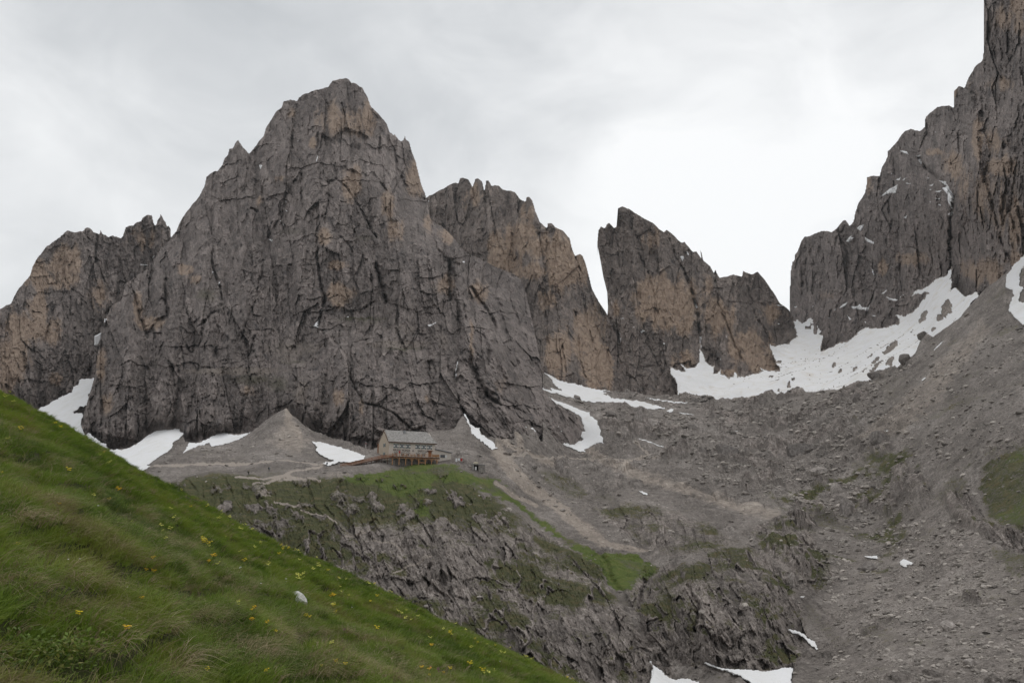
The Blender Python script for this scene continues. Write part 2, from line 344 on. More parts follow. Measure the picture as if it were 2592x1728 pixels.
W_M = Wall('mountain', Mtop, Mbot,
    [(210, 1150, 425), (400, 1120, 405), (560, 1110, 390), (700, 1060, 388), (850, 1110, 362), (1000, 1130, 345), (1100, 1100, 358), (1200, 1120, 358), (1350, 1130, 384), (1480, 1150, 434), (1470, 1100, 430), (1460, 1060, 437), (1400, 1000, 462), (240, 900, 500), (300, 780, 560), (450, 700, 570), (700, 850, 480), (900, 850, 455), (980, 1000, 385), (820, 1000, 392), (1100, 900, 450), (1250, 900, 465), (1370, 945, 512), (440, 600, 640), (600, 420, 700), (800, 500, 600), (1000, 500, 610), (1150, 620, 600), (1250, 720, 610), (1330, 780, 600), (720, 260, 730), (880, 200, 740), (1000, 350, 710), (1060, 500, 690), (540, 480, 690)],
    cracks=Mcr, ribs=[(8, 3.5, T(*B_, [(560, 830), (800, 860), (960, 920), (1080, 975)])), (8, 6, T(*K4, [(350, 700), (380, 900), (450, 1150)])), (10, 8, T(*K4, [(480, 900), (560, 1100), (680, 1300)])), (10, 7, T(*C_, [(1150, 480), (1230, 640)])), (12, 7, T(*B_, [(180, 1150), (120, 1300)]))],
    ochre=TB(*B_, [(440, 520, 90, 60), (330, 120, 25, 40), (430, 310, 60, 25), (450, 1240, 35, 50, .9), (1180, 450, 50, 60, .8), (1420, 500, 50, 60, .8), (1060, 1260, 30, 40, .6), (600, 1320, 20, 50, .6), (1220, 100, 60, 50, .7), (850, 50, 60, 60, .5), (1380, 850, 15, 120, .6), (1600, 1150, 40, 60, .5)]) +
          TB(*C_, [(1180, 1000, 55, 130, .95), (1130, 450, 200, 150, .62), (1320, 420, 40, 160, .8), (1750, 950, 60, 150, .8), (1500, 1200, 50, 100, .6), (540, 970, 40, 30, .7), (640, 380, 40, 50, .6), (1560, 1450, 60, 90, .6), (820, 650, 30, 40, .6), (340, 1180, 30, 60, .5), (930, 1500, 50, 60, .7), (1860, 1380, 40, 80, .6)]) +
          TB(*A_, [(760, 340, 45, 25), (510, 720, 70, 35, .9), (420, 600, 30, 90, .8), (200, 560, 60, 80, .4), (160, 1020, 25, 90, .8), (200, 1300, 40, 70, .6), (840, 410, 50, 40, .6), (1200, 1200, 40, 50, .5)]),
    veg=TB(*A_, [(900, 520, 120, 70, .6), (1250, 1120, 260, 60, .6), (1400, 1150, 120, 90, .6), (1000, 1200, 200, 60, .4), (740, 1250, 160, 60, .35)]) + TB(*B_, [(600, 690, 260, 18, .7), (620, 120, 120, 40, .5), (900, 900, 200, 18, .7), (120, 1000, 150, 20, .6), (820, 640, 120, 30, .4)]) + TB(*K3, [(650, 900, 130, 30, .5), (1080, 1390, 180, 20, .5)]),
    scree=TB(*A_, [(1100, 1060, 330, 26, .95), (1500, 900, 200, 90, .55)]) + TB(*B_, [(150, 900, 220, 90, .5), (850, 870, 260, 30, .75), (1180, 850, 60, 110, .5), (60, 960, 100, 60, .5), (900, 760, 200, 50, .45)]) + [(760, 990, 30, 60, .5)],
    calm=[(1462, 1100, 40, 45)], foot=[(225, 1120), (270, 1140), (330, 1136), (400, 1085), (440, 1080), (470, 1115), (540, 1108), (590, 1100), (680, 1066), (725, 1040), (780, 1085), (850, 1114)],
    slabs=[(9, 6, T(*B_, [(120, 1420), (130, 1150), (330, 900), (560, 840), (800, 870), (1080, 975), (1090, 1200), (1060, 1450), (700, 1560), (300, 1500)])), (6, 4, T(*B_, [(1280, 1000), (1310, 960), (1390, 1060), (1440, 1180), (1440, 1450), (1370, 1430), (1300, 1250)])),
       (5, 4, T(*B_, [(1310, 700), (1340, 670), (1400, 860), (1430, 1120), (1568, 1290), (1568, 900), (1400, 560), (1280, 560)])), (7, 5, T(*K4, [(340, 620), (420, 700), (480, 880), (560, 1080), (700, 1300), (780, 1500), (500, 1320), (440, 1180), (370, 1180), (380, 900)])),
       (9, 4, T(*A_, [(400, 500), (600, 420), (610, 500), (620, 670), (560, 690), (480, 790), (440, 680)])), (7, 6, T(*A_, [(110, 1100), (170, 780), (330, 640), (480, 800), (620, 1000), (700, 1250), (640, 1450), (430, 1568), (100, 1500), (30, 1370)])),
       (11, 6, T(*C_, [(880, 560), (1000, 300), (1040, 180), (1130, 60), (1280, 130), (1350, 330), (1330, 600), (1230, 560), (1120, 520), (1000, 620)])), (8, 5, T(*C_, [(1510, 560), (1650, 600), (1700, 650), (1790, 950), (1850, 1150), (1700, 1100), (1600, 900), (1520, 700)])),
       (-7, 4, T(*C_, [(1120, 870), (1220, 900), (1230, 1190), (1160, 1060)])), (6, 4, T(*C_, [(730, 960), (850, 960), (960, 1010), (950, 1290), (860, 1330), (760, 1250), (720, 1100)])), (5, 4, T(*B_, [(300, 130), (520, 110), (700, 300), (700, 560), (560, 640), (350, 600), (320, 400)])),
       (5, 4, T(*B_, [(730, 300), (900, 200), (1220, 300), (1220, 560), (1000, 640), (780, 580)])), (5, 8, T(*K3, [(210, 600), (330, 460), (370, 415), (430, 500), (440, 620), (380, 680), (250, 760), (100, 900), (60, 860)])), (6, 4, T(*C_, [(290, 960), (420, 740), (640, 700), (720, 900), (600, 1100), (420, 1130)])),
       (6, 5, T(*B_, [(1100, 40), (1180, 20), (1290, 180), (1300, 300), (1230, 280), (1130, 180)])), (5, 4, T(*A_, [(1040, 560), (1280, 300), (1300, 440), (1180, 760), (1080, 860), (960, 700)]))],
    irons=[(443, 803, .40, 130, 8), (318, 789, .38, 200, 8), (400, 664, .5, 80, 6), (479, 631, .5, 80, 6), (464, 867, .36, 110, 7), (529, 842, .34, 120, 8), (486, 903, .36, 110, 7), (429, 867, .3, 120, 6), (578, 800, .3, 140, 7), (620, 720, .28, 150, 6), (655, 860, .35, 130, 6), (560, 700, .34, 90, 5), (690, 560, .3, 140, 6), (760, 640, .28, 150, 5), (860, 760, .35, 80, 5), (940, 700, .3, 120, 6), (1030, 620, .28, 160, 6), (1100, 700, .25, 200, 8), (1180, 760, .28, 200, 9), (1240, 830, .28, 200, 9), (1300, 930, .3, 150, 8), (1160, 930, .22, 140, 6), (1350, 980, .35, 120, 6), (820, 420, .35, 100, 6), (730, 400, .35, 110, 6), (940, 440, .3, 110, 6), (1010, 500, .25, 150, 6), (660, 460, .34, 100, 5), (600, 560, .3, 120, 5), (380, 900, .3, 150, 6), (280, 880, .3, 150, 5)],
    lean=Mlean, A=(25, 8.5, 2.5), S=(50, 13, 3.7), jag=1.8, seed=5.2, mat=M_GREY, back=150, ledge=1.25, label='great grey pyramid peak rising behind the hut')

# -- the second, banded peak
P2top = T(*K4, [(120, 300), (185, 228), (280, 180), (330, 150), (355, 142), (368, 150), (378, 120), (400, 115), (430, 125), (452, 168), (466, 125), (480, 118), (510, 140), (521, 188), (530, 130), (545, 130), (565, 165), (590, 160), (605, 158), (630, 185), (655, 188), (700, 200), (725, 235), (760, 255), (768, 228), (785, 228), (805, 255), (820, 310), (845, 370), (885, 410), (890, 380), (915, 380), (935, 405), (980, 425), (1020, 470), (1035, 530), (1050, 570), (1075, 560), (1095, 570), (1115, 620), (1135, 700), (1150, 760), (1190, 840), (1235, 905), (1270, 980), (1310, 1060), (1350, 1180), (1390, 1290), (1410, 1390)])
W_P2 = Wall('mountain', P2top, [(1040, 900), (1380, 1010), (1640, 1030)],
    [(1060, 520, 960), (1180, 450, 960), (1280, 520, 900), (1400, 570, 850), (1400, 700, 760), (1200, 700, 850), (1520, 790, 780), (1560, 950, 650), (1400, 960, 575), (1500, 990, 590), (1620, 1010, 620), (1300, 800, 740), (1380, 900, 620), (1050, 900, 800)],
    cracks=[(3, 10, T(*K4, [(455, 165), (465, 230), (490, 300)])), (3, 10, T(*K4, [(521, 185), (528, 260)])), (3, 9, T(*K4, [(355, 180), (345, 260)])), (4, 10, T(*K4, [(885, 410), (890, 500), (880, 600)])), (3, 9, T(*K4, [(1055, 580), (1080, 660)])),
      (4, 9, T(*K4, [(870, 780), (890, 1080)])), (3, 9, T(*K4, [(1050, 900), (1060, 1000), (1080, 1180), (1110, 1280)])), (3, 9, T(*K4, [(950, 880), (970, 1080), (1000, 1250)])), (3, 9, T(*K4, [(1100, 860), (1130, 1000), (1180, 1150), (1200, 1250)])), (3, 9, T(*K4, [(1170, 980), (1230, 1100), (1270, 1230)])), (3, 8, T(*K4, [(680, 440), (690, 600)])), (3, 7, T(*K4, [(555, 420), (545, 540)])), (3, 7, T(*K4, [(300, 280), (320, 400)])), (3, 7, T(*K4, [(760, 400), (770, 500)])), (4, 8, T(*K4, [(760, 770), (800, 930)]))],
    ribs=[(9, 10, T(*K4, [(785, 240), (800, 330), (850, 420)])), (9, 10, T(*K4, [(920, 390), (960, 480)]))],
    ochre=TB(*K4, [(730, 470, 95, 75), (960, 600, 80, 140), (1000, 680, 70, 60), (1090, 640, 40, 90, .9), (640, 600, 80, 60, .9), (800, 660, 90, 40, .9), (850, 520, 60, 60, .8), (1150, 1000, 110, 110, .7), (1190, 1200, 100, 120, .9), (930, 1150, 60, 110, .85), (450, 220, 60, 60, .5), (780, 330, 60, 60, .5), (1060, 1110, 60, 80, .7), (900, 830, 50, 50, .6), (580, 500, 60, 50, .6)]),
    veg=(), A=(22, 10, 3.4), S=(64, 18, 5.6), jag=1.5, seed=11.4, step=2.0, mat=M_FAR, back=140, ledge=.7, label='brown and ochre mountain with a row of pinnacles, second from the great peak')

# -- the leaning tower group in the middle of the skyline
shp = [(560, 0), (575, -38+26), (600, 0)]
def p3shear(y):
    y = np.asarray(y, float); e = interp([(480, 1520), (580, 1512), (610, 1516), (660, 1526), (700, 1533), (740, 1543), (780, 1545), (850, 1538), (900, 1545), (960, 1560), (1100, 1590)], y)
    return e-1512
def untop(pts): return sorted([(x-p3shear(y), y) for x, y in pts])
_t = [(1512, 620), (1514, 585)]+T(*K4, [(1200, 400), (1225, 410), (1232, 390), (1250, 380), (1280, 408), (1290, 402), (1292, 330), (1298, 295), (1325, 283), (1370, 300), (1440, 345), (1500, 375), (1570, 435), (1585, 420), (1620, 445), (1670, 495), (1690, 490), (1740, 550), (1760, 545), (1790, 590)]) + \
  T(*K5, [(160, 490), (172, 488), (200, 505), (245, 555), (253, 545), (262, 552), (300, 600), (340, 630), (362, 672), (371, 650), (395, 700), (440, 690), (475, 680), (526, 692), (531, 658), (580, 680), (618, 663), (660, 710), (700, 770), (750, 850), (800, 885), (830, 940), (848, 1040)])
p = [(x-float(p3shear(y)), y) for x, y in _t]; pp = [p[0]]
for a in p[1:]: pp.append((max(a[0], pp[-1][0]+.5), a[1]))
W_P3 = Wall('mountain', pp, [(1490, 1030), (1700, 1040), (1830, 1000), (1900, 980), (1985, 900), (2040, 860)],
    [(1540, 900, 700), (1620, 1000, 610), (1720, 1010, 625), (1800, 980, 650), (1900, 960, 690), (1960, 940, 720), (1945, 870, 800), (2020, 850, 850), (1600, 510, 850), (1520, 590, 830), (1750, 650, 850), (1930, 700, 900), (2000, 780, 900), (1650, 800, 720), (1780, 850, 740), (1900, 850, 780), (1560, 1000, 620)],
    shear=p3shear, drop=False,
    cracks=[(3, 9, T(*K4, [(1420, 560), (1480, 680), (1510, 810)])), (5, 22, T(*K5, [(200, 680), (250, 830), (270, 930), (280, 1090)])), (3.5, 12, T(*K5, [(372, 670), (385, 850), (430, 960), (490, 1100), (540, 1200)])), (3, 8, T(*K5, [(560, 750), (585, 850)])), (3, 8, T(*K4, [(1280, 410), (1300, 500), (1310, 640)])), (3, 7, T(*K4, [(1400, 430), (1440, 540)])), (3, 8, T(*K4, [(1600, 470), (1640, 580), (1700, 680)])), (4, 12, T(*K4, [(1240, 920), (1300, 1030), (1330, 1160), (1360, 1260)])), (3, 7, T(*K5, [(380, 1170), (400, 1280)])), (3, 6, T(*K5, [(490, 1100), (500, 1250)])), (4, 10, T(*K5, [(590, 900), (660, 1010), (690, 1090)])), (3, 7, T(*K4, [(1440, 940), (1480, 1100), (1560, 1250)]))],
    ribs=[(12, 12, T(*K4, [(1330, 320), (1380, 500), (1420, 760)])), (10, 8, T(*K5, [(330, 700), (340, 900), (330, 1100)])), (10, 8, T(*K5, [(640, 1090), (720, 1200)]))],
    ochre=TB(*K4, [(1600, 850, 140, 110), (1470, 790, 50, 70, .9), (1690, 930, 50, 100, .9), (1690, 1170, 50, 50, .9), (1500, 480, 60, 60, .4), (1460, 900, 50, 50, .6), (1290, 880, 20, 50, .8)]) +
          TB(*K5, [(390, 930, 60, 90), (560, 1110, 100, 80, .95), (660, 1200, 80, 50, .95), (40, 780, 80, 80, .9), (700, 900, 60, 50, .7), (340, 740, 30, 60, .5), (440, 1250, 60, 30, .6)]),
    A=(20, 9, 3.0), S=(58, 16, 5.0), jag=1.3, seed=17.7, mat=M_FAR, back=30, ledge=.6, label='leaning fin shaped rock tower with a snow gully, in the middle of the skyline')

# -- the right hand wall, running off the picture
P4top = T(*K5, [(800, 1010), (803, 880), (804, 800), (806, 680), (820, 600), (828, 610), (831, 570), (850, 545), (870, 490), (890, 460), (940, 450), (990, 425), (1050, 430), (1080, 410), (1115, 365), (1135, 365), (1155, 395), (1175, 372), (1185, 320), (1205, 260), (1240, 210), (1250, 165), (1253, 110), (1280, 105), (1328, 108), (1340, 60), (1365, 20)]) + \
  T(*K6, [(70, 945), (100, 900), (105, 860), (150, 815), (200, 745), (235, 730), (290, 742), (314, 725), (317, 670), (345, 640), (390, 605), (450, 600), (478, 612), (481, 520), (505, 487), (540, 500), (560, 450), (600, 380), (640, 345), (646, 305), (648, 200), (650, 0), (652, -200), (700, -330), (1000, -420), (1200, -450)])
P4cr = [(3, 8, T(*K5, [(1285, 590), (1300, 700), (1320, 740), (1280, 830), (1230, 980)])), (5, 20, T(*K5, [(1560, 0), (1600, 60), (1700, 140), (1765, 230), (1745, 340), (1740, 480), (1750, 620), (1735, 690)])), (3, 9, T(*K5, [(1335, 100), (1330, 180)])), (3, 8, T(*K5, [(1130, 400), (1080, 470), (1070, 560)])), (3, 8, T(*K5, [(1380, 250), (1390, 330)])), (3, 6, T(*K5, [(1180, 560), (1290, 620)])), (4, 8, T(*K5, [(1100, 480), (1140, 560), (1090, 700)])), (4, 8, T(*K5, [(960, 480), (900, 600), (880, 750)])),
   (3.5, 6, T(*K6, [(650, 360), (720, 400), (800, 500)])), (5, 10, T(*K6, [(690, 890), (650, 1000), (700, 1150), (760, 1400), (820, 1500)])), (12, 10, T(*K6, [(780, 830), (830, 850)])), (4, 8, T(*K6, [(545, 500), (640, 560)])), (3, 6, T(*K6, [(470, 620), (500, 700), (440, 830)])), (4, 7, T(*K6, [(560, 700), (600, 820), (650, 920)])), (3, 7, T(*K6, [(260, 760), (260, 850)])), (4, 8, T(*K6, [(840, 900), (800, 1200), (860, 1400)])), (3, 6, T(*K6, [(520, 1200), (600, 1500)]))]
W_P4 = Wall('mountain', P4top, T(*K5, [(790, 1000), (830, 960), (1000, 1150), (1100, 1110), (1250, 1030), (1420, 1020), (1600, 900), (1740, 800), (1950, 850), (2100, 760), (2300, 600), (2600, 500)]),
    [(1998, 780, 960), (2010, 860, 900), (2080, 890, 810), (2200, 840, 745), (2300, 790, 700), (2400, 690, 660), (2410, 780, 620), (2480, 755, 525), (2592, 660, 455), (2700, 600, 430), (2592, 300, 500), (2592, 0, 560), (2700, -200, 600), (2490, 0, 620), (2430, 220, 660), (2350, 300, 740), (2300, 500, 740), (2440, 500, 560), (2200, 450, 860), (2050, 600, 930), (2150, 700, 830), (2592, 480, 470)],
    cracks=P4cr, ribs=[(14, 14, T(*K6, [(560, 480), (600, 700), (620, 1000)])), (8, 8, T(*K5, [(1250, 130), (1270, 300)])), (10, 8, T(*K5, [(1180, 600), (1200, 750)]))],
    ochre=TB(*K6, [(740, 950, 60, 40, .9), (615, 800, 26, 90, .9), (850, 30, 60, 60, .7), (770, 110, 60, 80, .6), (480, 920, 60, 70, .6), (380, 862, 35, 18, .8), (860, 150, 30, 40, .6), (760, 1250, 40, 160, .6), (700, 480, 90, 40, .4), (720, 800, 60, 60, .5), (470, 520, 20, 30, .6), (580, 1540, 40, 40, .6)]) +
          TB(*K5, [(1520, 590, 70, 35, .7), (1350, 640, 22, 35, .8), (1970, 660, 60, 70, .8), (2050, 50, 60, 50, .7), (1930, 200, 110, 140, .45), (1020, 800, 40, 40, .5), (1270, 150, 20, 60, .5), (2100, 350, 60, 160, .5), (2120, 590, 50, 40, .6), (1850, 640, 60, 60, .4)]),
    A=(20, 8, 2.8), S=(54, 14.5, 4.4), jag=2.0, seed=23.9, step=2.1, mat=M_GREY, back=160, ledge=.9, vsteps=470, label='dark rock wall and shoulders rising out of the right side of the picture')
# ================================================================ VALLEY GROUND
K7, K8, K9, K10 = (1240, 900, 4.356), (1150, 950, 2.015), (500, 1100, 2.352), (1800, 950, 2.015)
K11 = (300, 900, 2.352)
Gtop = [(-200, 1150), (0, 1120), (90, 1100), (200, 1110)] + T(*K2, [(450, 1290), (560, 1330), (590, 1350), (680, 1350), (750, 1310), (860, 1240), (915, 1215), (965, 1238), (1000, 1305), (1060, 1308), (1140, 1290), (1215, 1240), (1255, 1270), (1350, 1263), (1440, 1200), (1535, 1145), (1600, 1200), (1680, 1248)]) + T(*K11, [(1300, 505), (1450, 550), (1560, 555), (1850, 450), (1900, 440), (2000, 440)]) + [(1172, 1050), (1185, 1072), (1190, 1082), (1205, 1086), (1214, 1089), (1222, 1103), (1240, 1112), (1262, 1116), (1300, 1120), (1304, 1066), (1320, 1075), (1340, 1080), (1358, 1094), (1366, 1115), (1372, 1116)] + \
   [(1374, 937), (1378, 938), (1395, 952), (1412, 960), (1455, 973), (1520, 984), (1600, 991), (1640, 1000), (1715, 1004)] + T(*K5, [(160, 1370), (220, 1380), (330, 1395), (345, 1415), (460, 1410), (600, 1400), (700, 1385), (790, 1378), (840, 1350), (870, 1345), (900, 1365), (1000, 1350), (1090, 1357), (1150, 1320), (1200, 1295), (1290, 1290), (1312, 1250), (1370, 1222), (1440, 1220), (1470, 1170), (1530, 1140), (1560, 1080), (1590, 1025), (1640, 1040), (1720, 990), (1800, 940), (1868, 860), (1920, 800), (1990, 740), (2060, 680), (2140, 610), (2172, 585)]) + [(2650, 590), (2800, 480)]
Gpts = [(-200, 1150, 480), (-200, 1500, 300), (0, 1130, 500), (0, 1300, 330), (300, 1135, 405), (420, 1100, 405), (400, 1200, 300), (550, 1110, 385), (600, 1150, 330), (725, 1040, 382), (760, 1100, 345), (700, 1180, 292), (550, 1190, 285), (850, 1120, 352), (870, 1165, 292), (960, 1150, 296), (1000, 1178, 290), (1100, 1178, 290), (1180, 1185, 285), (920, 1110, 345), (1110, 1110, 340), (1165, 1060, 365),
  (1210, 1150, 310), (1250, 1120, 347), (1300, 1075, 372), (1360, 1100, 385), (1400, 1150, 375), (1450, 1120, 425), (1500, 1150, 405), (1380, 945, 575), (1420, 1000, 500), (1500, 1050, 450), (1500, 990, 560), (1600, 1000, 575), (1550, 1030, 480), (1720, 1005, 570), (1800, 1018, 555), (1800, 1080, 450), (2000, 1000, 525), (2150, 975, 490), (2120, 1080, 410), (2290, 910, 465), (2400, 830, 455), (2480, 750, 455), (2592, 650, 430), (2800, 480, 400),
  (450, 1230, 258), (700, 1250, 240), (900, 1240, 247), (1050, 1230, 250), (1200, 1250, 250), (1280, 1220, 290), (1330, 1300, 268), (1380, 1270, 300), (900, 1400, 190), (650, 1400, 190), (1200, 1400, 195), (1400, 1480, 195), (1100, 1600, 150), (1300, 1700, 128), (1460, 1620, 150), (1500, 1400, 232), (1620, 1440, 228), (1700, 1400, 232), (1600, 1310, 285), (1750, 1310, 290), (1800, 1250, 325), (1900, 1170, 385), (2000, 1330, 280), (1620, 1560, 182), (1760, 1530, 172), (1900, 1600, 160), (1640, 1700, 160), (1800, 1700, 150), (1900, 1690, 150), (2000, 1430, 222), (2060, 1600, 190), (2200, 1400, 255), (2200, 1550, 185), (2200, 1728, 130), (2592, 1728, 118), (2592, 1400, 195), (2450, 1300, 235), (2592, 1250, 225), (2400, 1150, 300), (2200, 1180, 345), (2592, 950, 320), (2330, 980, 390), (2480, 880, 385), (1600, 1850, 125), (2300, 1850, 105), (600, 1850, 100), (1100, 1850, 105), (2750, 1300, 200), (2750, 1750, 110), (2750, 800, 370)]
GD = Depth(Gpts, smooth=4e-4)
ROCKY = [(380, 1225), (560, 1205), (700, 1215), (860, 1205), (980, 1195), (1100, 1190), (1180, 1215), (1250, 1265), (1330, 1320), (1430, 1375), (1520, 1430), (1560, 1520), (1640, 1620), (1700, 1660), (1700, 1760), (1650, 1900), (200, 1900), (200, 1250)]
ROCKY2 = [(1590, 1500), (1640, 1440), (1760, 1440), (1800, 1390), (1900, 1380), (1990, 1440), (2020, 1520), (2050, 1620), (2010, 1690), (1900, 1705), (1800, 1700), (1700, 1670), (1640, 1620)]
ROCKY3 = [(1500, 1290), (1580, 1270), (1700, 1300), (1800, 1330), (1880, 1370), (1800, 1400), (1700, 1420), (1580, 1350)]
ROCKY4 = [(1900, 1330), (1960, 1310), (2030, 1330), (2090, 1400), (2120, 1470), (2060, 1500), (2000, 1440), (1930, 1400)]
ROCKY5 = [(2390, 1240), (2440, 1290), (2520, 1380), (2592, 1400), (2750, 1400), (2750, 1300), (2560, 1340), (2480, 1300), (2440, 1230)]
GREEN = [(1.0, [(850, 1200), (960, 1185), (1060, 1172), (1120, 1172), (1190, 1192), (1260, 1205), (1330, 1265), (1310, 1285), (1240, 1250), (1180, 1225), (1100, 1215), (1080, 1260), (1090, 1310), (1060, 1320), (1010, 1270), (950, 1230), (880, 1225)]),
 (1.0, [(1290, 1240), (1340, 1290), (1400, 1330), (1470, 1370), (1530, 1395), (1600, 1395), (1660, 1430), (1680, 1450), (1620, 1470), (1600, 1500), (1560, 1500), (1520, 1440), (1480, 1410), (1380, 1340), (1280, 1260)]),
 (1.0, [(2490, 1180), (2592, 1130), (2750, 1090), (2750, 1360), (2580, 1345), (2500, 1310), (2475, 1240)]), (.8, [(2490, 1380), (2592, 1400), (2700, 1420), (2700, 1490), (2560, 1470), (2520, 1430)]),
 (.8, [(1350, 1190), (1400, 1185), (1460, 1215), (1500, 1245), (1480, 1265), (1420, 1250), (1370, 1225)]), (.6, [(1310, 1145), (1400, 1165), (1395, 1175), (1330, 1160)]),
 (.6, [(1500, 1240), (1600, 1270), (1660, 1310), (1740, 1320), (1700, 1340), (1600, 1300), (1500, 1262)]), (.7, [(2040, 1320), (2100, 1300), (2180, 1340), (2160, 1360), (2080, 1345)]), (.7, [(1900, 1320), (1990, 1310), (2040, 1350), (2000, 1340), (1930, 1335)]),
 (.75, [(460, 1215), (700, 1195), (880, 1215), (1000, 1300), (1090, 1340), (1000, 1350), (880, 1300), (760, 1290), (640, 1280), (480, 1255)]), (.6, [(2140, 1180), (2200, 1150), (2300, 1140), (2320, 1160), (2220, 1180), (2190, 1210), (2150, 1205)]),
 (.7, [(2360, 1260), (2400, 1210), (2460, 1200), (2440, 1260), (2390, 1290)]), (.6, [(2160, 1570), (2250, 1590), (2300, 1620), (2270, 1640), (2180, 1620)]), (.6, [(2200, 1670), (2260, 1690), (2250, 1720), (2200, 1710)]), (.5, [(1720, 1650), (1800, 1680), (1820, 1705), (1740, 1690)]), (.55, [(2020, 1500), (2100, 1560), (2140, 1620), (2110, 1640), (2050, 1580)]), (.5, [(2180, 880), (2300, 960), (2260, 1050), (2200, 1150), (2240, 1040)])]
CHUTE = [(16, 1.0, T(*K8, [(215, 380), (290, 480), (380, 570), (500, 650), (600, 730), (700, 800), (760, 840)])), (8, .9, T(*K8, [(750, 830), (860, 860), (980, 890)])), (5, 1.0, T(*K8, [(210, 540), (300, 610), (420, 660)])), (22, .6, T(*K8, [(680, 380), (760, 440), (900, 490), (1100, 560), (1300, 620), (1500, 680), (1640, 710)])), (13, .7, T(*K8, [(320, 300), (340, 370), (300, 420)])), (12, .7, [(1270, 1118), (1300, 1140), (1400, 1170)]), (16, .7, T(*K11, [(1020, 330), (1010, 400), (1080, 480)]))]
PATHS = [T(*K11, [(190, 665), (300, 665), (420, 650), (560, 640), (720, 640), (880, 635), (960, 625), (1100, 635), (1230, 640)]), T(*K11, [(1230, 640), (1180, 665), (1040, 700), (960, 730), (880, 760), (800, 770)]), T(*K11, [(930, 870), (1000, 890), (1090, 900)]), T(*K9, [(860, 615), (960, 600), (1010, 580)]), T(*K9, [(1030, 630), (1120, 650), (1220, 700)]),
  T(*K9, [(1160, 840), (1240, 800), (1320, 770), (1390, 740)]), T(*K9, [(620, 450), (760, 490), (830, 540)]), T(*K7, [(200, 1130), (600, 1130), (850, 1130), (1130, 1150), (1500, 1140), (1900, 1120)]), T(*K11, [(700, 730), (860, 740), (1000, 720), (1200, 740)]), T(*K8, [(920, 340), (990, 400), (900, 430), (740, 430)])]
GULLY = [(11, 4, T(*K8, [(740, 900), (800, 1030), (860, 1140), (950, 1260), (1000, 1360)])), (7, 2.4, T(*K8, [(1480, 790), (1560, 920), (1640, 1000), (1713, 1070)])), (7, 1.5, T(*K8, [(700, 870), (730, 960), (790, 1060)])), (4, 3, T(*K8, [(970, 1040), (940, 1180)])), (4, 3, T(*K8, [(1190, 1090), (1250, 1170), (1230, 1300)])), (5, .9, T(*K10, [(740, 230), (760, 420), (860, 620), (940, 760), (970, 900)])), (6, 1.2, T(*K8, [(450, 1160), (440, 1300), (470, 1400)])), (6, 1.2, T(*K9, [(2040, 900), (2060, 1080), (2040, 1180)])), (6, 1.0, T(*K10, [(420, 1000), (470, 1120), (640, 1250)]))]
BUMPS = [(12, 5, T(*K7, [(940, 490), (980, 490)])), (10, 4, T(*K7, [(1640, 585), (1700, 585)])), (16, 6, T(*K7, [(1290, 620), (1480, 600), (1560, 620)])), (16, 4, T(*K7, [(1600, 730), (1780, 800), (1900, 740)])), (10, 3, T(*K7, [(1620, 860), (1740, 850)])), (13, 5, T(*K10, [(60, 240), (180, 230)])), (14, 4, T(*K10, [(300, 400), (440, 400)])), (12, 5, T(*K10, [(740, 130), (780, 110)])), (9, 4, T(*K10, [(540, 560), (580, 560)])), (9, 4, T(*K10, [(720, 690), (750, 700)])), (26, 9, T(*K10, [(980, 560), (1060, 610)])), (12, 4, T(*K10, [(840, 400), (900, 380)])), (14, 4, T(*K10, [(1210, 640), (1260, 720), (1400, 800)])), (8, 3, T(*K10, [(1300, 1160), (1360, 1190)])), (9, 3, T(*K8, [(540, 540), (600, 540)])), (24, 5, T(*K10, [(330, 860), (420, 880), (460, 960)]))]

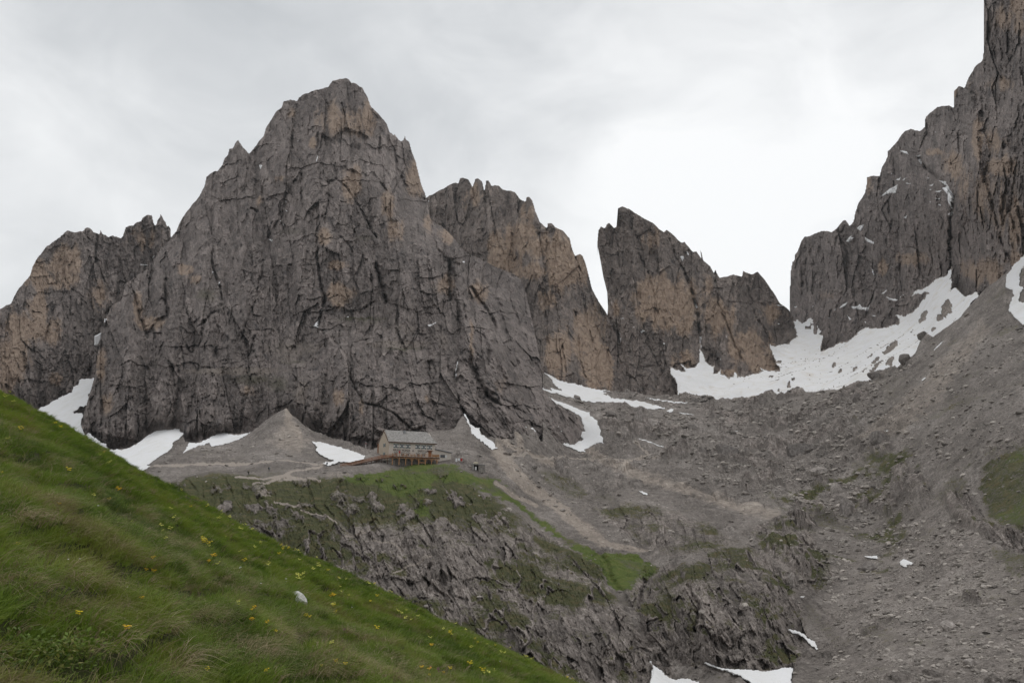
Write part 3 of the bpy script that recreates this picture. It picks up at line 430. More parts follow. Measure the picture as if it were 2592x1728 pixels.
# the snow: each patch is a sheet lying on the slope it covers
SNOW = [  # (surface, thickness, outline)
 ('cirque', T(*K5, [(105, 1215), (150, 1230), (195, 1240), (165, 1195), (205, 1222), (250, 1225), (275, 1190), (279, 1130), (281, 1070), (286, 1130), (320, 1190), (355, 1220), (370, 1210), (355, 1270), (385, 1270), (405, 1230), (400, 1275), (450, 1295), (478, 1285), (485, 1262), (500, 1285), (560, 1275), (650, 1245), (615, 1225), (680, 1243), (750, 1238), (720, 1180), (682, 1092), (720, 1100), (800, 1070), (845, 1035), (825, 950), (850, 940), (880, 968), (930, 930), (960, 915), (990, 890), (960, 880), (975, 875), (1003, 885), (1000, 920), (990, 990), (975, 1040), (1000, 1045), (985, 1120), (1050, 1100), (1090, 1075), (1150, 1060), (1200, 1010), (1250, 975), (1270, 995), (1340, 1000), (1400, 985), (1445, 960), (1420, 915), (1470, 935), (1510, 905), (1560, 860), (1612, 790), (1560, 800), (1515, 825), (1525, 790), (1600, 760), (1630, 740), (1660, 710), (1720, 680), (1752, 625), (1742, 700), (1755, 740), (1745, 770), (1790, 775), (1830, 800), (1870, 800), (1900, 790), (1915, 815), (1870, 850), (1850, 900), (1720, 1020), (1540, 1140), (1440, 1250), (1340, 1310), (1100, 1390), (900, 1400), (700, 1420), (470, 1440), (340, 1440), (150, 1400), (150, 1330), (130, 1290), (105, 1260)])),
 ('gully', T(*K2, [(150, 1160), (180, 1140), (270, 1095), (335, 1060), (382, 1045), (390, 1010), (415, 1000), (435, 968), (512, 962), (505, 1010), (490, 1050), (470, 1060), (480, 1075), (480, 1110), (430, 1122), (398, 1150), (455, 1165), (447, 1215), (485, 1265), (530, 1300), (572, 1320), (580, 1360), (560, 1400), (300, 1350)])),
 ('ground', T(*K2, [(560, 1352), (600, 1355), (680, 1352), (750, 1310), (800, 1272), (860, 1240), (900, 1232), (925, 1218), (905, 1243), (965, 1243), (962, 1255), (985, 1268), (960, 1295), (925, 1320), (925, 1345), (870, 1385), (820, 1420), (790, 1440), (815, 1443), (760, 1475), (640, 1440)])),
 ('ground', T(*K2, [(970, 1380), (995, 1350), (1015, 1312), (1068, 1318), (1140, 1280), (1228, 1238), (1205, 1262), (1260, 1277), (1355, 1262), (1300, 1295), (1200, 1330), (1130, 1340), (1125, 1320), (1060, 1340)])),
 ('ground', T(*K11, [(1150, 515), (1205, 515), (1290, 540), (1400, 570), (1475, 605), (1460, 622), (1380, 640), (1300, 640), (1285, 650), (1240, 660), (1210, 640), (1235, 636), (1285, 632), (1240, 612), (1200, 592), (1175, 570), (1180, 545)])),
 ('ground', [(1172, 1050), (1176, 1046), (1190, 1073), (1203, 1083), (1214, 1084), (1218, 1098), (1237, 1113), (1249, 1120), (1260, 1139), (1244, 1140), (1230, 1128), (1210, 1112), (1195, 1100), (1190, 1090), (1188, 1082), (1180, 1064)]),
 ('M', T(*B_, [(1280, 995), (1290, 990), (1280, 1050), (1278, 1110), (1265, 1110), (1268, 1050)])),
 ('M', T(*B_, [(255, 750), (290, 705), (310, 665), (305, 700), (298, 755)])), ('M', T(*B_, [(1065, 735), (1100, 728), (1155, 698), (1130, 722), (1085, 750)])),
 ('M', T(*B_, [(310, 628), (328, 628), (322, 642)])), ('M', T(*B_, [(495, 672), (518, 674), (510, 684)])), ('M', T(*B_, [(1318, 282), (1334, 280), (1334, 294), (1320, 294)])),
 ('M', T(*C_, [(335, 845), (372, 850), (352, 895)])), ('M', T(*C_, [(425, 1510), (466, 1518), (455, 1545)])), ('M', T(*C_, [(575, 1170), (590, 1165), (582, 1200)])), ('M', T(*C_, [(575, 1240), (600, 1265), (585, 1270)])), ('M', T(*C_, [(868, 765), (878, 765), (868, 800), (856, 822), (850, 815)])),
 ('M', T(*C_, [(525, 1345), (545, 1345), (535, 1360)])), ('M', T(*C_, [(970, 298), (992, 300), (980, 308)])), ('M', T(*C_, [(684, 625), (698, 625), (690, 640)])), ('M', T(*C_, [(518, 674), (534, 676), (526, 684)])), ('M', T(*C_, [(552, 1380), (568, 1385), (558, 1392)])),
 ('M', T(*A_, [(938, 350), (955, 358), (950, 375)])), ('M', T(*A_, [(990, 425), (1000, 430), (995, 462), (987, 450)])), ('L1', T(*A_, [(425, 303), (490, 306), (485, 314), (430, 311)])), ('L1', T(*A_, [(515, 262), (525, 243), (538, 243), (525, 262)])), ('M', T(*A_, [(176, 720), (180, 690), (198, 688), (190, 712)])), ('gully2', T(*A_, [(108, 810), (162, 785), (160, 830), (142, 870), (135, 885), (108, 880)])),
 ('P3', T(*K4, [(1660, 572), (1688, 572), (1680, 605)])), ('P3', T(*K4, [(1702, 540), (1718, 560), (1712, 572), (1700, 560)])), ('P3', T(*K4, [(1775, 1040), (1790, 1040), (1788, 1110), (1780, 1110)])), ('P3', T(*K4, [(1745, 825), (1755, 830), (1765, 870), (1755, 880)])),
 ('P3', T(*K4, [(1425, 1010), (1440, 1000), (1465, 1008), (1440, 1022)])), ('P3', T(*K4, [(1310, 935), (1335, 932), (1332, 942)])), ('P3', T(*K4, [(1295, 1015), (1320, 1018), (1312, 1028)])), ('P3', T(*K4, [(1312, 1050), (1322, 1045), (1316, 1085)])), ('P3', T(*K4, [(1562, 1078), (1580, 1082), (1570, 1090)])), ('P3', T(*K4, [(1385, 985), (1405, 988), (1390, 992)])),
 ('P3', T(*K5, [(708, 853), (760, 858), (785, 868), (745, 865)])), ('P3', T(*K5, [(728, 962), (750, 968), (738, 972)])), ('P3', T(*K5, [(582, 698), (596, 702), (588, 708)])), ('P3', T(*K5, [(400, 1165), (406, 1168), (398, 1190)])), ('P3', T(*K5, [(430, 1038), (440, 1038), (436, 1046)])), ('P3', T(*K5, [(62, 550), (72, 552), (66, 558)])),
 ('P2', T(*K4, [(188, 250), (208, 248), (192, 256)])), ('P2', T(*K4, [(860, 795), (868, 795), (864, 803)])), ('P2', T(*K4, [(1408, 1303), (1425, 1320), (1440, 1342), (1475, 1350), (1472, 1375), (1430, 1375)])),
 ('P4', T(*K5, [(1195, 410), (1210, 395), (1238, 387), (1235, 410), (1218, 428)])), ('P4', T(*K5, [(1130, 488), (1150, 460), (1172, 447), (1165, 465), (1188, 462), (1165, 478), (1150, 492)])), ('P4', T(*K5, [(1240, 455), (1262, 472), (1298, 490), (1296, 503), (1260, 492), (1243, 480)])), ('P4', T(*K5, [(1228, 488), (1240, 490), (1234, 494)])),
 ('P4', T(*K5, [(1335, 222), (1385, 180), (1440, 150), (1430, 175), (1422, 205), (1390, 205), (1350, 222)])), ('P4', T(*K5, [(1420, 130), (1455, 108), (1445, 132)])), ('P4', T(*K5, [(1458, 130), (1495, 105), (1470, 135)])), ('P4', T(*K5, [(1478, 145), (1530, 148), (1490, 154)])), ('P4', T(*K5, [(1395, 90), (1406, 86), (1398, 97)])), ('P4', T(*K5, [(1465, 350), (1495, 330), (1485, 350)])),
 ('P4', T(*K5, [(1550, -10), (1565, 0), (1580, 35), (1570, 38), (1555, 15)])), ('P4', T(*K5, [(1670, 130), (1715, 135), (1745, 190), (1765, 225), (1760, 265), (1740, 255), (1762, 300), (1735, 295), (1760, 320), (1750, 340), (1725, 330), (1752, 308), (1730, 262), (1722, 210), (1690, 175), (1720, 165)])),
 ('P4', T(*K5, [(1612, 160), (1650, 150), (1635, 165)])), ('P4', T(*K5, [(1648, 195), (1695, 185), (1680, 205)])), ('P4', T(*K5, [(1642, 232), (1690, 235), (1672, 246)])), ('P4', T(*K5, [(1658, 268), (1685, 272), (1690, 285)])), ('P4', T(*K5, [(1615, 182), (1638, 180), (1625, 190)])), ('P4', T(*K5, [(1618, 255), (1630, 250), (1625, 264)])), ('P4', T(*K5, [(1605, 112), (1625, 116), (1612, 120)])),
 ('P4', T(*K6, [(165, 853), (215, 858), (225, 878), (195, 868)])), ('P4', T(*K6, [(268, 882), (300, 876), (285, 890), (302, 930), (292, 935)])), ('P4', T(*K6, [(365, 745), (385, 748), (375, 753)])),
 ('P4', T(*K5, [(1335, 795), (1370, 765), (1372, 775), (1350, 795)])), ('P4', T(*K5, [(1345, 803), (1410, 822), (1440, 820), (1470, 795), (1498, 783), (1470, 805), (1430, 835), (1385, 830)])), ('P4', T(*K5, [(1280, 640), (1290, 650), (1302, 690), (1290, 680)])),
 ('P4', T(*K5, [(1085, 880), (1110, 855), (1145, 835), (1130, 865), (1110, 872)])), ('P4', T(*K5, [(1160, 865), (1200, 862), (1215, 850), (1230, 870), (1262, 870), (1275, 850), (1262, 898), (1230, 888), (1175, 880)])), ('P4', T(*K5, [(1060, 888), (1078, 872), (1070, 890)])), ('P4', T(*K5, [(1130, 905), (1142, 915), (1168, 942), (1155, 948)])), ('P4', T(*K5, [(1278, 917), (1308, 916), (1300, 925)])), ('P4', T(*K5, [(1025, 932), (1045, 925), (1035, 936)])), ('P4', T(*K5, [(1240, 955), (1253, 948), (1250, 968)])), ('P4', T(*K5, [(930, 862), (945, 860), (938, 870)])), ('P4', T(*K5, [(828, 870), (850, 860), (840, 875)])), ('P4', T(*K5, [(895, 915), (915, 905), (905, 918)])),
 ('ground', T(*K7, [(570, 160), (585, 175), (615, 180), (680, 225), (760, 275), (860, 300), (970, 315), (1060, 350), (1200, 375), (1240, 385), (1360, 392), (1300, 402), (1230, 395), (1290, 410), (1245, 428), (1310, 435), (1345, 470), (1480, 480), (1640, 500), (1790, 535), (1900, 570), (1935, 570), (1930, 590), (1880, 585), (1790, 600), (1710, 590), (1680, 565), (1620, 585), (1560, 575), (1500, 540), (1460, 548), (1350, 530), (1260, 520), (1200, 515), (1140, 522), (1060, 510), (980, 495), (900, 470), (830, 455), (760, 430), (680, 415), (600, 395), (545, 370), (540, 350), (600, 365), (690, 390), (650, 350), (720, 370), (820, 395), (760, 365), (690, 315), (680, 270), (620, 220), (600, 205)])),
 ('ground', T(*K7, [(640, 458), (700, 480), (780, 515), (860, 535), (960, 580), (1030, 610), (1108, 635), (1105, 665), (1140, 690), (1190, 720), (1200, 760), (1215, 800), (1225, 840), (1220, 880), (1245, 905), (1258, 970), (1170, 975), (1120, 1010), (1040, 1045), (1065, 1070), (1000, 1070), (920, 1040), (860, 1010), (800, 985), (815, 935), (880, 955), (935, 985), (900, 950), (850, 905), (825, 875), (880, 890), (950, 935), (1000, 945), (1030, 925), (990, 895), (975, 850), (1045, 835), (1030, 790), (1010, 740), (1010, 700), (960, 655), (890, 620), (820, 580), (740, 540)])),
 ('M', T(*K7, [(375, 772), (430, 788), (480, 792), (500, 820), (515, 848), (460, 825), (410, 800)])), ('M', T(*K7, [(748, 765), (762, 780), (755, 792)])), ('M', T(*K7, [(775, 820), (795, 830), (790, 845)])),
 ('ground', T(*K7, [(1548, 888), (1600, 900), (1700, 930), (1800, 965), (1975, 1028), (1900, 1015), (1750, 965), (1620, 925)])), ('ground', T(*K7, [(1412, 815), (1462, 815), (1465, 835), (1420, 845)])), ('ground', T(*K7, [(1635, 1498), (1680, 1500), (1740, 1525), (1740, 1548), (1690, 1538)])),
 ('ground', T(*K7, [(1625, 452), (1780, 470), (1900, 495), (2100, 510), (2178, 515), (2178, 530), (1980, 520), (1840, 500), (1720, 470)])), ('ground', T(*K7, [(1940, 615), (2000, 585), (2030, 590), (2015, 625), (1980, 632)])), ('ground', T(*K7, [(2055, 632), (2110, 630), (2178, 640), (2290, 665), (2178, 655)])), ('ground', T(*K7, [(1395, 415), (1450, 420), (1510, 440), (1440, 432)])),
 ('ground', T(*K10, [(778, 925), (850, 924), (848, 942), (800, 936)])), ('ground', T(*K10, [(962, 955), (985, 940), (1005, 950), (1035, 962), (1025, 975), (1000, 972), (1002, 985), (985, 985), (965, 972)])), ('ground', T(*K10, [(385, 1298), (430, 1305), (485, 1330), (500, 1350), (530, 1362), (548, 1400), (540, 1410), (515, 1390), (485, 1360), (460, 1335), (410, 1318)])), ('ground', T(*K10, [(450, 1133), (480, 1132), (468, 1145)])), ('ground', T(*K10, [(876, 284), (910, 284), (898, 291)])), ('ground', T(*K10, [(1070, 30), (1085, 15), (1100, 12), (1080, 32)])), ('ground', T(*K10, [(115, 285), (145, 284), (130, 290)])),
 ('ground', T(1500, 1600, 3.92, [(555, 295), (580, 295), (600, 335), (660, 380), (700, 400), (720, 435), (775, 470), (820, 490), (880, 470), (960, 480), (1060, 510), (1100, 700), (560, 700), (570, 500), (590, 430), (590, 350)])),
 ('ground', T(1500, 1600, 3.92, [(1095, 325), (1125, 308), (1180, 325), (1240, 355), (1290, 370), (1400, 382), (1530, 385), (1620, 395), (1720, 402), (1840, 380), (1900, 362), (1995, 370), (1980, 440), (1975, 520), (1900, 640), (1700, 640), (1540, 510), (1450, 455), (1380, 430), (1330, 410), (1270, 400), (1170, 365)])),
 ('talus', T(*K5, [(2172, 570), (2110, 630), (2065, 695), (2064, 760), (2105, 775), (2110, 810), (2085, 850), (2082, 895), (2110, 930), (2160, 975), (2190, 985), (2260, 960), (2300, 700), (2172, 850), (2140, 840), (2150, 790), (2172, 770), (2145, 740), (2150, 680), (2172, 640), (2230, 600), (2230, 560)])),
 ('ground', T(*K5, [(1640, 1125), (1690, 1080), (1715, 1065), (1680, 1100), (1650, 1125)])), ('ground', T(*K5, [(1572, 1300), (1590, 1285), (1600, 1282), (1582, 1303)])),
]
SNOWG = [s[1] for s in SNOW if s[0] in ('ground', 'talus')]

def gsurf(X, Y, fine=True, snowmask=None):
    d = GD(X, Y); B = pt(X, Y, d)
    px = fbm(X/30, Y/16, 3.1, 5, .65)*26; py = fbm(X/30, Y/16, 9.1, 5, .65)*15
    XX, YY = X+px, Y+py
    rk = np.zeros(X.shape)
    for w, poly, soft in ((1, ROCKY, 18), (1, ROCKY2, 14), (.8, ROCKY3, 16), (.9, ROCKY4, 12), (.8, ROCKY5, 10)):
        rk = np.maximum(rk, w*sstep(-soft, soft, sdist(XX, YY, poly)))
    x, y, z = (B[..., i].astype(f32) for i in range(3))
    big = sstep(380, 300, d)          # strong outcrops on the near knolls
    # ---- height and relief
    x0_, y0_, z0_ = x, y, z; kk = 205./F; x = ((X-CX)*kk).astype(f32); z = ((1305-Y)*kk).astype(f32); y = 0*x   # along the face of the knoll
    wx = fbm(x/24, y/40, z/30, 3)*3.0
    xs = x+.36*z+wx
    topk_ = sstep(1400, 1250, YY)*sstep(-20, 20, sdist(XX, YY, ROCKY)); kn = 5.0*fbm(xs/17, z/22, 2.2, 3)
    ktone = 0
    if fine:
        wf = fbm(x/9, y/14, z/8, 3)*4
        xv = x+.34*z+wx*.5
        fa, ta = facets((xv+wf*.4)/5.6, (z+.25*y-wf*.4)/8.5, 3.3, 1.2); fb_, tb = facets((xv+wf*.3)/2.3, (z-wf*.3)/4.2, 4.4, 1.2); fc, tc = facets((xv+wf*.2)/.95, (z+.2*y)/1.7, 5.4)
        ktone = (ta-.5)*.35+(tb-.5)*.4+(tc-.5)*.45; kn = kn+1.3*fa+1.5*fb_+.7*fc+2.4*fbm(xv/6.5, z/8.5, 31.1, 3, .6)
        kn = kn+.9*(valley(xv/6.0, z/13, 5.2, 3, .65)-.4)+1.15*(valley((xv+fbm(x/5, z/5, 2.1, 2)*1.5)/2.2, z/6.0, 7.7, 3, .6)-.4)+.75*(valley((x+.34*z)/.85, z/3.4, 1.7, 2)-.4)
    zl = (z+fbm(x/13, y/26, z/12, 3)*6)/6.5; fr = zl-np.floor(zl)
    led = 1.1*(np.where(fr < .6, fr/.6, (1-fr)/.4)-.5)*np.clip(.4+fbm(x/20, y/34, 4.4, 3)*2.6, 0, 1.3)
    knob = sstep(.06, .22, fbm(x/5.5, z/3.6, 15.2, 4, .6)); rad = rk*((kn+led)*(1-.45*topk_)+topk_*1.8*knob*(1+1.5*(ktone if fine else 0))); x, y, z = x0_, y0_, z0_
    ff = 1.0 if fine else 0.0
    sc = fbm(x/30, y/45, 1.1, 4)*3.0*(.35+.65*(1-rk))
    coarse = np.clip(.35+fbm(x/60, y/60, 8.8, 3)*1.6, .12, 1)          # bouldery or fine debris
    for q, c in ((T(*K8, [(480, 120), (700, 200), (800, 300), (1000, 400), (1400, 560), (1713, 650), (1713, 120), (1200, 60)]), 1.0), ([(2330, 1000), (2592, 720), (2700, 900), (2592, 1080), (2380, 1150)], .12), (T(*K2, [(1100, 1400), (1540, 1150), (1850, 1350), (1750, 1420), (1300, 1430)]), .12), ([(2150, 1450), (2330, 1280), (2450, 1330), (2500, 1480), (2300, 1560)], .35)):
        m = sstep(-40, 30, sdist(XX, YY, q)); coarse = coarse*(1-m)+c*m
    up = sc; tone = np.full(X.shape, .5)
    if fine:
        lum = np.maximum(0, fbm(x/7, y/10, z/7, 3, .6))*3.0
        for S_, rad_, sd_ in ((8.5, .40, 1.), (4.0, .46, 2.), (2.0, .50, 3.), (1.05, .5, 4.)):
            wv = fbm(x/S_*1.3, y/S_*1.3, sd_, 2)*.35
            f1, gap, dx, dy, ra, rb = cells(x/S_+wv, y/(S_*1.15)-wv, sd_)
            rr = rad_*np.maximum(0, ra*1.5-.55)*(1.15 if S_ > 5 else 1)
            dome = np.sqrt(np.clip(rr*rr-f1*f1, 0, None))+(f1 < rr)*((rb-.5)*dx*.9+(ra-.7)*dy*.8)
            dome = np.maximum(dome, 0)*(sstep(180, 330, d) if S_ > 5 else 1); lum = np.maximum(lum*.92, dome*S_*1.15+lum*.35)
            tone = np.where(f1 < rr, .5+(rb-.42)*.75*(.4+coarse*.6), tone-.012*(S_ < 5))
        basin = sstep(-40, 30, sdist(X+px, Y+py, [(1400, 980), (1720, 1015), (2000, 1000), (2250, 950), (2300, 1050), (2170, 1200), (2330, 1260), (2200, 1420), (2040, 1400), (1960, 1290), (1700, 1200), (1560, 1120)]))
        oc = basin*sstep(.10, .30, fbm(x/19, y/26, 12.3, 3, .55)); up = up+oc*(3.0+2.6*facets(x/6., y/9., 8.8)[0]); oc_rk = oc*.8
        up = up+lum*np.clip(coarse, .1, 1)*(1-rk*.92)
    for w, dep, line in GULLY: rad = rad-dep*gauss_line(X+px*.3, Y+py*.3, line, w)
    for w, h, line in BUMPS:
        g = gauss_line(X+px*.4, Y+py*.4, line, w*1.09, 4); up = up+h*.55*g*(.85+.35*ff*(valley(x/2.6, z/3.0, y/9, 2)-.3)); rk = np.maximum(rk, g*.75*ff)
    if fine:
        fl = np.maximum(0, sstep(2050, 2250, X))            # runnels of sorted debris on the right-hand talus
        s1 = (X*.62+Y*.78)/9.; s2 = (X*.78-Y*.62)/70.
        tone = tone+.34*fbm(s1+px/9, s2, 4.4, 3)*fl+.24*fbm(X/60, Y/22, 6.1, 4, .6)*(1-fl*.4)+.16*fbm(x/2.2, y/3.6, z/2, 3, .6)+.16*sstep(-40, 40, sdist(X+px, Y+py, [(2330, 1270), (2460, 1330), (2650, 1520), (2650, 1760), (2120, 1760), (2070, 1560), (2200, 1400)]))
    if fine: rk = np.maximum(rk, oc_rk*(rk < .3))
    tone = np.clip(tone*(1-rk)+(.52+ktone)*rk, 0, 1)
    low = np.maximum(gauss_line(X, Y, [(1400, 1022), (1470, 1034), (1560, 1050), (1690, 1062), (1760, 1040)], 26, 4), gauss_line(X, Y, [(1620, 1014), (1740, 1030)], 14, 4)); up = up*(1-.85*low)
    if snowmask is not None: up = up*(1-snowmask*.93); rad = rad*(1-snowmask*.9)
    # the terrace the hut stands on
    hut = np.exp(-((linedist(X, Y, [(985, 1166), (1140, 1164)])/17.)**4)); up = up*(1-hut); rad = rad*(1-hut)
    R = B/d[..., None]; H = R.copy(); H[..., 2] = 0; H /= np.linalg.norm(H, axis=-1, keepdims=True)
    P = B - H*rad[..., None]*.9; P[..., 2] += up+rad*.25
    return P, dict(knob=knob*topk_, tone=tone, rk=rk, XX=XX, YY=YY, coarse=coarse, led=fr, x=x, y=y, z=z, d=d)

def ground_snowmask(X, Y):
    m = np.zeros(X.shape)
    for poly in SNOWG:
        p = np.array([q[:2] for q in poly]); x0, y0 = p.min(0)-12; x1, y1 = p.max(0)+12
        k = (X > x0) & (X < x1) & (Y > y0) & (Y < y1)
        if k.any(): m[k] = np.maximum(m[k], sstep(-5, 3, sdist(X[k], Y[k], poly)))
    return m

def ground_material():
    m = NT('ground'); q = m.pos()
    n1 = m.noise(.05, q, 4, .6, .4); n2 = m.noise(.35, q, 7, .7, .3); n3 = m.noise(1.6, q, 5, .75)
    rp = m.noise(.55, m.pos((1.25, .8, .3)), 7, .75, .5)
    grit = m.math('ADD', m.math('MULTIPLY', n1, .3), m.math('ADD', m.math('MULTIPLY', n2, .3), m.math('MULTIPLY', n3, .5)))
    scree = m.ramp(grit, [(.42, (.10, .088, .079)), (.52, (.19, .166, .149)), (.60, (.275, .244, .222)), (.72, (.46, .42, .39))])
    pale = m.ramp(grit, [(.42, (.24, .20, .168)), (.68, (.47, .405, .35))])
    rock = m.ramp(m.math('ADD', m.math('MULTIPLY', rp, .75), m.math('MULTIPLY', n3, .3)), [(.40, (.105, .09, .081)), (.53, (.235, .203, .183)), (.67, (.43, .38, .35))])
    wig = m.math('MULTIPLY', m.math('SUBTRACT', n3, .5), .9)
    wig2 = m.math('MULTIPLY', m.math('SUBTRACT', n2, .5), .7)
    c = m.mix(m.rng(m.math('ADD', m.attr('pale'), wig2), .3, .7), scree, pale)
    c = m.mix(m.rng(m.math('ADD', m.attr('rock'), wig2), .3, .6), c, rock)
    c = m.mix(1.0, c, m.ramp(m.attr('tone'), [(0, .60), (.5, 1.0), (1, 1.55)]), 'MULTIPLY')
    gr = m.ramp(n2, [(.3, (.034, .038, .014)), (.5, (.075, .082, .026)), (.68, (.15, .122, .06))])
    gv = m.math('ADD', m.attr('veg'), m.math('ADD', m.math('MULTIPLY', wig, 1.7), m.math('MULTIPLY', wig2, 1.5)))
    c = m.mix(m.rng(gv, .34, .66, 0, .95), c, gr)
    gg = m.ramp(n2, [(.3, (.06, .085, .018)), (.5, (.105, .14, .028)), (.72, (.15, .155, .045))])
    c = m.mix(m.rng(m.math('ADD', m.attr('green'), wig), .4, .75), c, gg)
    c = m.mix(m.rng(m.math('ADD', m.attr('path'), m.math('MULTIPLY', wig, .7)), .35, .65), c, (.40, .345, .30))
    m.col(c); m.bump(m.math('ADD', m.math('MULTIPLY', n3, .7), m.math('MULTIPLY', rp, m.attr('rock'))), 1.1, .9)
    return m.m
M_GROUND = ground_material()

def build_ground():
    step = 2.1
    u = np.concatenate([np.arange(-200, 200, 8.), np.arange(200, 2600, step), np.arange(2600, 2800, 8.)])
    yt = interp(Gtop, u)+mkjag(u, 1.6, 44.1)*sstep(1500, 1720, u)+mkjag(u, .8, 45.1)
    cap = {}
    def f(X, Y):
        sm = ground_snowmask(X, Y); P, t = gsurf(X, Y, True, sm); t['sm'] = sm; return P, t
    P, t, keep, U, Y = clip_top(f, u, yt, np.full(u.shape, 1850.), step, [(8, -1.2), (25, -6), (60, -18)])
    sm = t['sm']
    N = normals(P); upn = N[..., 2].copy()
    for _ in range(3):
        upn[1:-1] = (upn[:-2]+upn[1:-1]*2+upn[2:])/4; upn[:, 1:-1] = (upn[:, :-2]+upn[:, 1:-1]*2+upn[:, 2:])/4
    XX, YY = t['XX'], t['YY']; x, y, z = t['x'], t['y'], t['z']
    g = np.zeros(U.shape)
    for w, poly in GREEN: g = np.maximum(g, w*sstep(-12, 14, sdist(XX, YY, poly)))
    patch = fbm(x/14, y/22, z/8, 3); rk = t['rk']
    slopeflat = sstep(.52, .86, upn+patch*.42)
    near = sstep(400, 330, t['d'])
    veg = rk*near*slopeflat*.8*np.clip(.62+patch*1.5, .08, 1) + (1-rk)*near*(.30+.45*sstep(-40, 40, sdist(XX, YY, [(1900, 1150), (2200, 1100), (2420, 1200), (2320, 1280), (2250, 1460), (2060, 1420)])))*np.clip(fbm(x/13, y/20, 6.6, 4, .6)*3.2, 0, 1)
    knoll = sstep(-30, 20, sdist(XX, YY, ROCKY)); topk = sstep(1420, 1260, YY)
    veg = np.maximum(veg, knoll*topk*sstep(.30, .62, upn+patch*.6)*.9); veg = veg*(1-.85*t['knob'])
    veg = np.maximum(veg, g*.62*sstep(.1, .5, upn+.2))
    bright = np.zeros(U.shape)
    for i in (0, 1): bright = np.maximum(bright, sstep(-10, 12, sdist(XX, YY, GREEN[i][1])))
    bright = np.maximum(bright, .55*sstep(-22, 26, sdist(XX, YY, GREEN[2][1]))*np.clip(.5+patch*2.6, 0, 1))
    bright = bright*(1-.8*t['knob'])*np.clip(.85+patch*.9, .3, 1)*(1-.6*sstep(.5, .2, upn))
    moss = blobs(XX, YY, TB(*K10, [(870, 620, 60, 30, .7), (900, 700, 30, 60, .6), (940, 780, 20, 40, .6), (800, 470, 60, 30, .6), (750, 360, 20, 60, .5), (740, 240, 20, 30, .6), (960, 420, 80, 20, .7)])+TB(*K8, [(1080, 1150, 70, 90, .8), (1210, 1250, 30, 100, .8), (1100, 1250, 30, 80, .7), (1440, 900, 60, 30, .6), (1180, 1060, 60, 30, .7), (1300, 1080, 60, 25, .6), (1240, 870, 40, 14, .7)]))
    veg = np.maximum(veg, moss*.75)
    pale = np.zeros(U.shape)
    for w, s_, line in CHUTE: pale = np.maximum(pale, s_*gauss_line(U+.35*(XX-U), Y+.35*(YY-Y), line, w*1.1))
    pale = np.maximum(pale, .55*sstep(-20, 30, sdist(XX, YY, T(*K2, [(1380, 1330), (1540, 1160), (1700, 1300), (1620, 1400)]))))
    pale = np.maximum(pale, .5*sstep(-20, 20, sdist(XX, YY, [(2150, 1120), (2300, 980), (2480, 800), (2520, 820), (2400, 1000), (2280, 1120)])))
    pale = np.maximum(pale, .5*sstep(-15, 15, sdist(XX, YY, T(*K9, [(760, 215), (960, 210), (880, 260), (780, 260)]))))
    path = np.zeros(U.shape)
    for line in PATHS: path = np.maximum(path, gauss_line(U+.25*(XX-U), Y+.2*(YY-Y), line, 2.6))
    path = np.maximum(path, blobs(XX, YY, TB(*K11, [(870, 830, 40, 14, .9), (1050, 735, 120, 10, .8), (1440, 1050, 30, 12, .8)])+TB(*K9, [(980, 580, 25, 12, .9), (1350, 750, 40, 10, .9), (1200, 960, 70, 10, .5)])))
    veg = veg*(1-pale*.9)*(1-sm); bright = bright*(1-pale)*(1-sm)
    # sparse olive turf on the right-hand talus
    veg = np.maximum(veg, .42*sstep(2080, 2250, U)*np.clip(fbm(x/12, y/30+z/9, 2.7, 3)*2.6, 0, 1)*(1-sm)*(1-.8*pale))
    att = dict(tone=t['tone'], rock=rk*(1-g*.3), veg=veg, green=bright, pale=pale, path=path)
    return grid_mesh('ground', P, M_GROUND, att, smooth=False, keep=keep, label='valley floor of scree, boulders and grassy rock knolls below the peaks')
GROUND = build_ground()

# ---- snow
SD = Depth([(1690, 930, 650), (1700, 1010, 590), (1800, 1020, 575), (1900, 1005, 560), (2000, 990, 548), (2150, 975, 512), (2290, 915, 485), (2400, 835, 476), (2480, 750, 476), (1770, 880, 700), (1850, 960, 650), (1975, 935, 685), (1945, 872, 765), (2012, 850, 850), (2030, 800, 880), (2085, 785, 880), (2075, 880, 780), (2200, 830, 715), (2270, 810, 690), (2350, 740, 640), (2410, 672, 630), (2420, 740, 560), (2350, 830, 560), (2200, 920, 570), (2000, 950, 610), (2460, 745, 500)], smooth=3e-4)
GU = Depth([(60, 1070, 500), (150, 1180, 440), (210, 1190, 415), (260, 1140, 410), (180, 990, 540), (230, 960, 560), (120, 1040, 515), (230, 1080, 430), (205, 1040, 480), (240, 870, 640), (250, 840, 640)], smooth=1e-3)
def on_surface(kind, X, Y):
    if kind == 'cirque':
        d = SD(X, Y); B = pt(X, Y, d); B[..., 2] += fbm(B[..., 0]/50, B[..., 1]/50, 2.2, 3)*5+fbm(B[..., 0]/9, B[..., 1]/20, 4.2, 2)*.5
        return B
    if kind == 'gully': d = GU(X, Y); B = pt(X, Y, d); B[..., 2] += fbm(B[..., 0]/14, B[..., 1]/20, 2.2, 2)*1.2; return B
    if kind == 'gully2': return pt(X, Y, GU(X, Y)*0+585)
    if kind in ('ground', 'talus'):
        P, _ = gsurf(X, Y, False, np.ones(X.shape)); L = np.linalg.norm(P, axis=-1, keepdims=True); P = P*(1-.9/L); P[..., 2] += .35; return P
    W = {'M': W_M, 'L1': W_L1, 'P2': W_P2, 'P3': W_P3, 'P4': W_P4}[kind]
    return W.at(X, Y, off=1.6, fine=True)
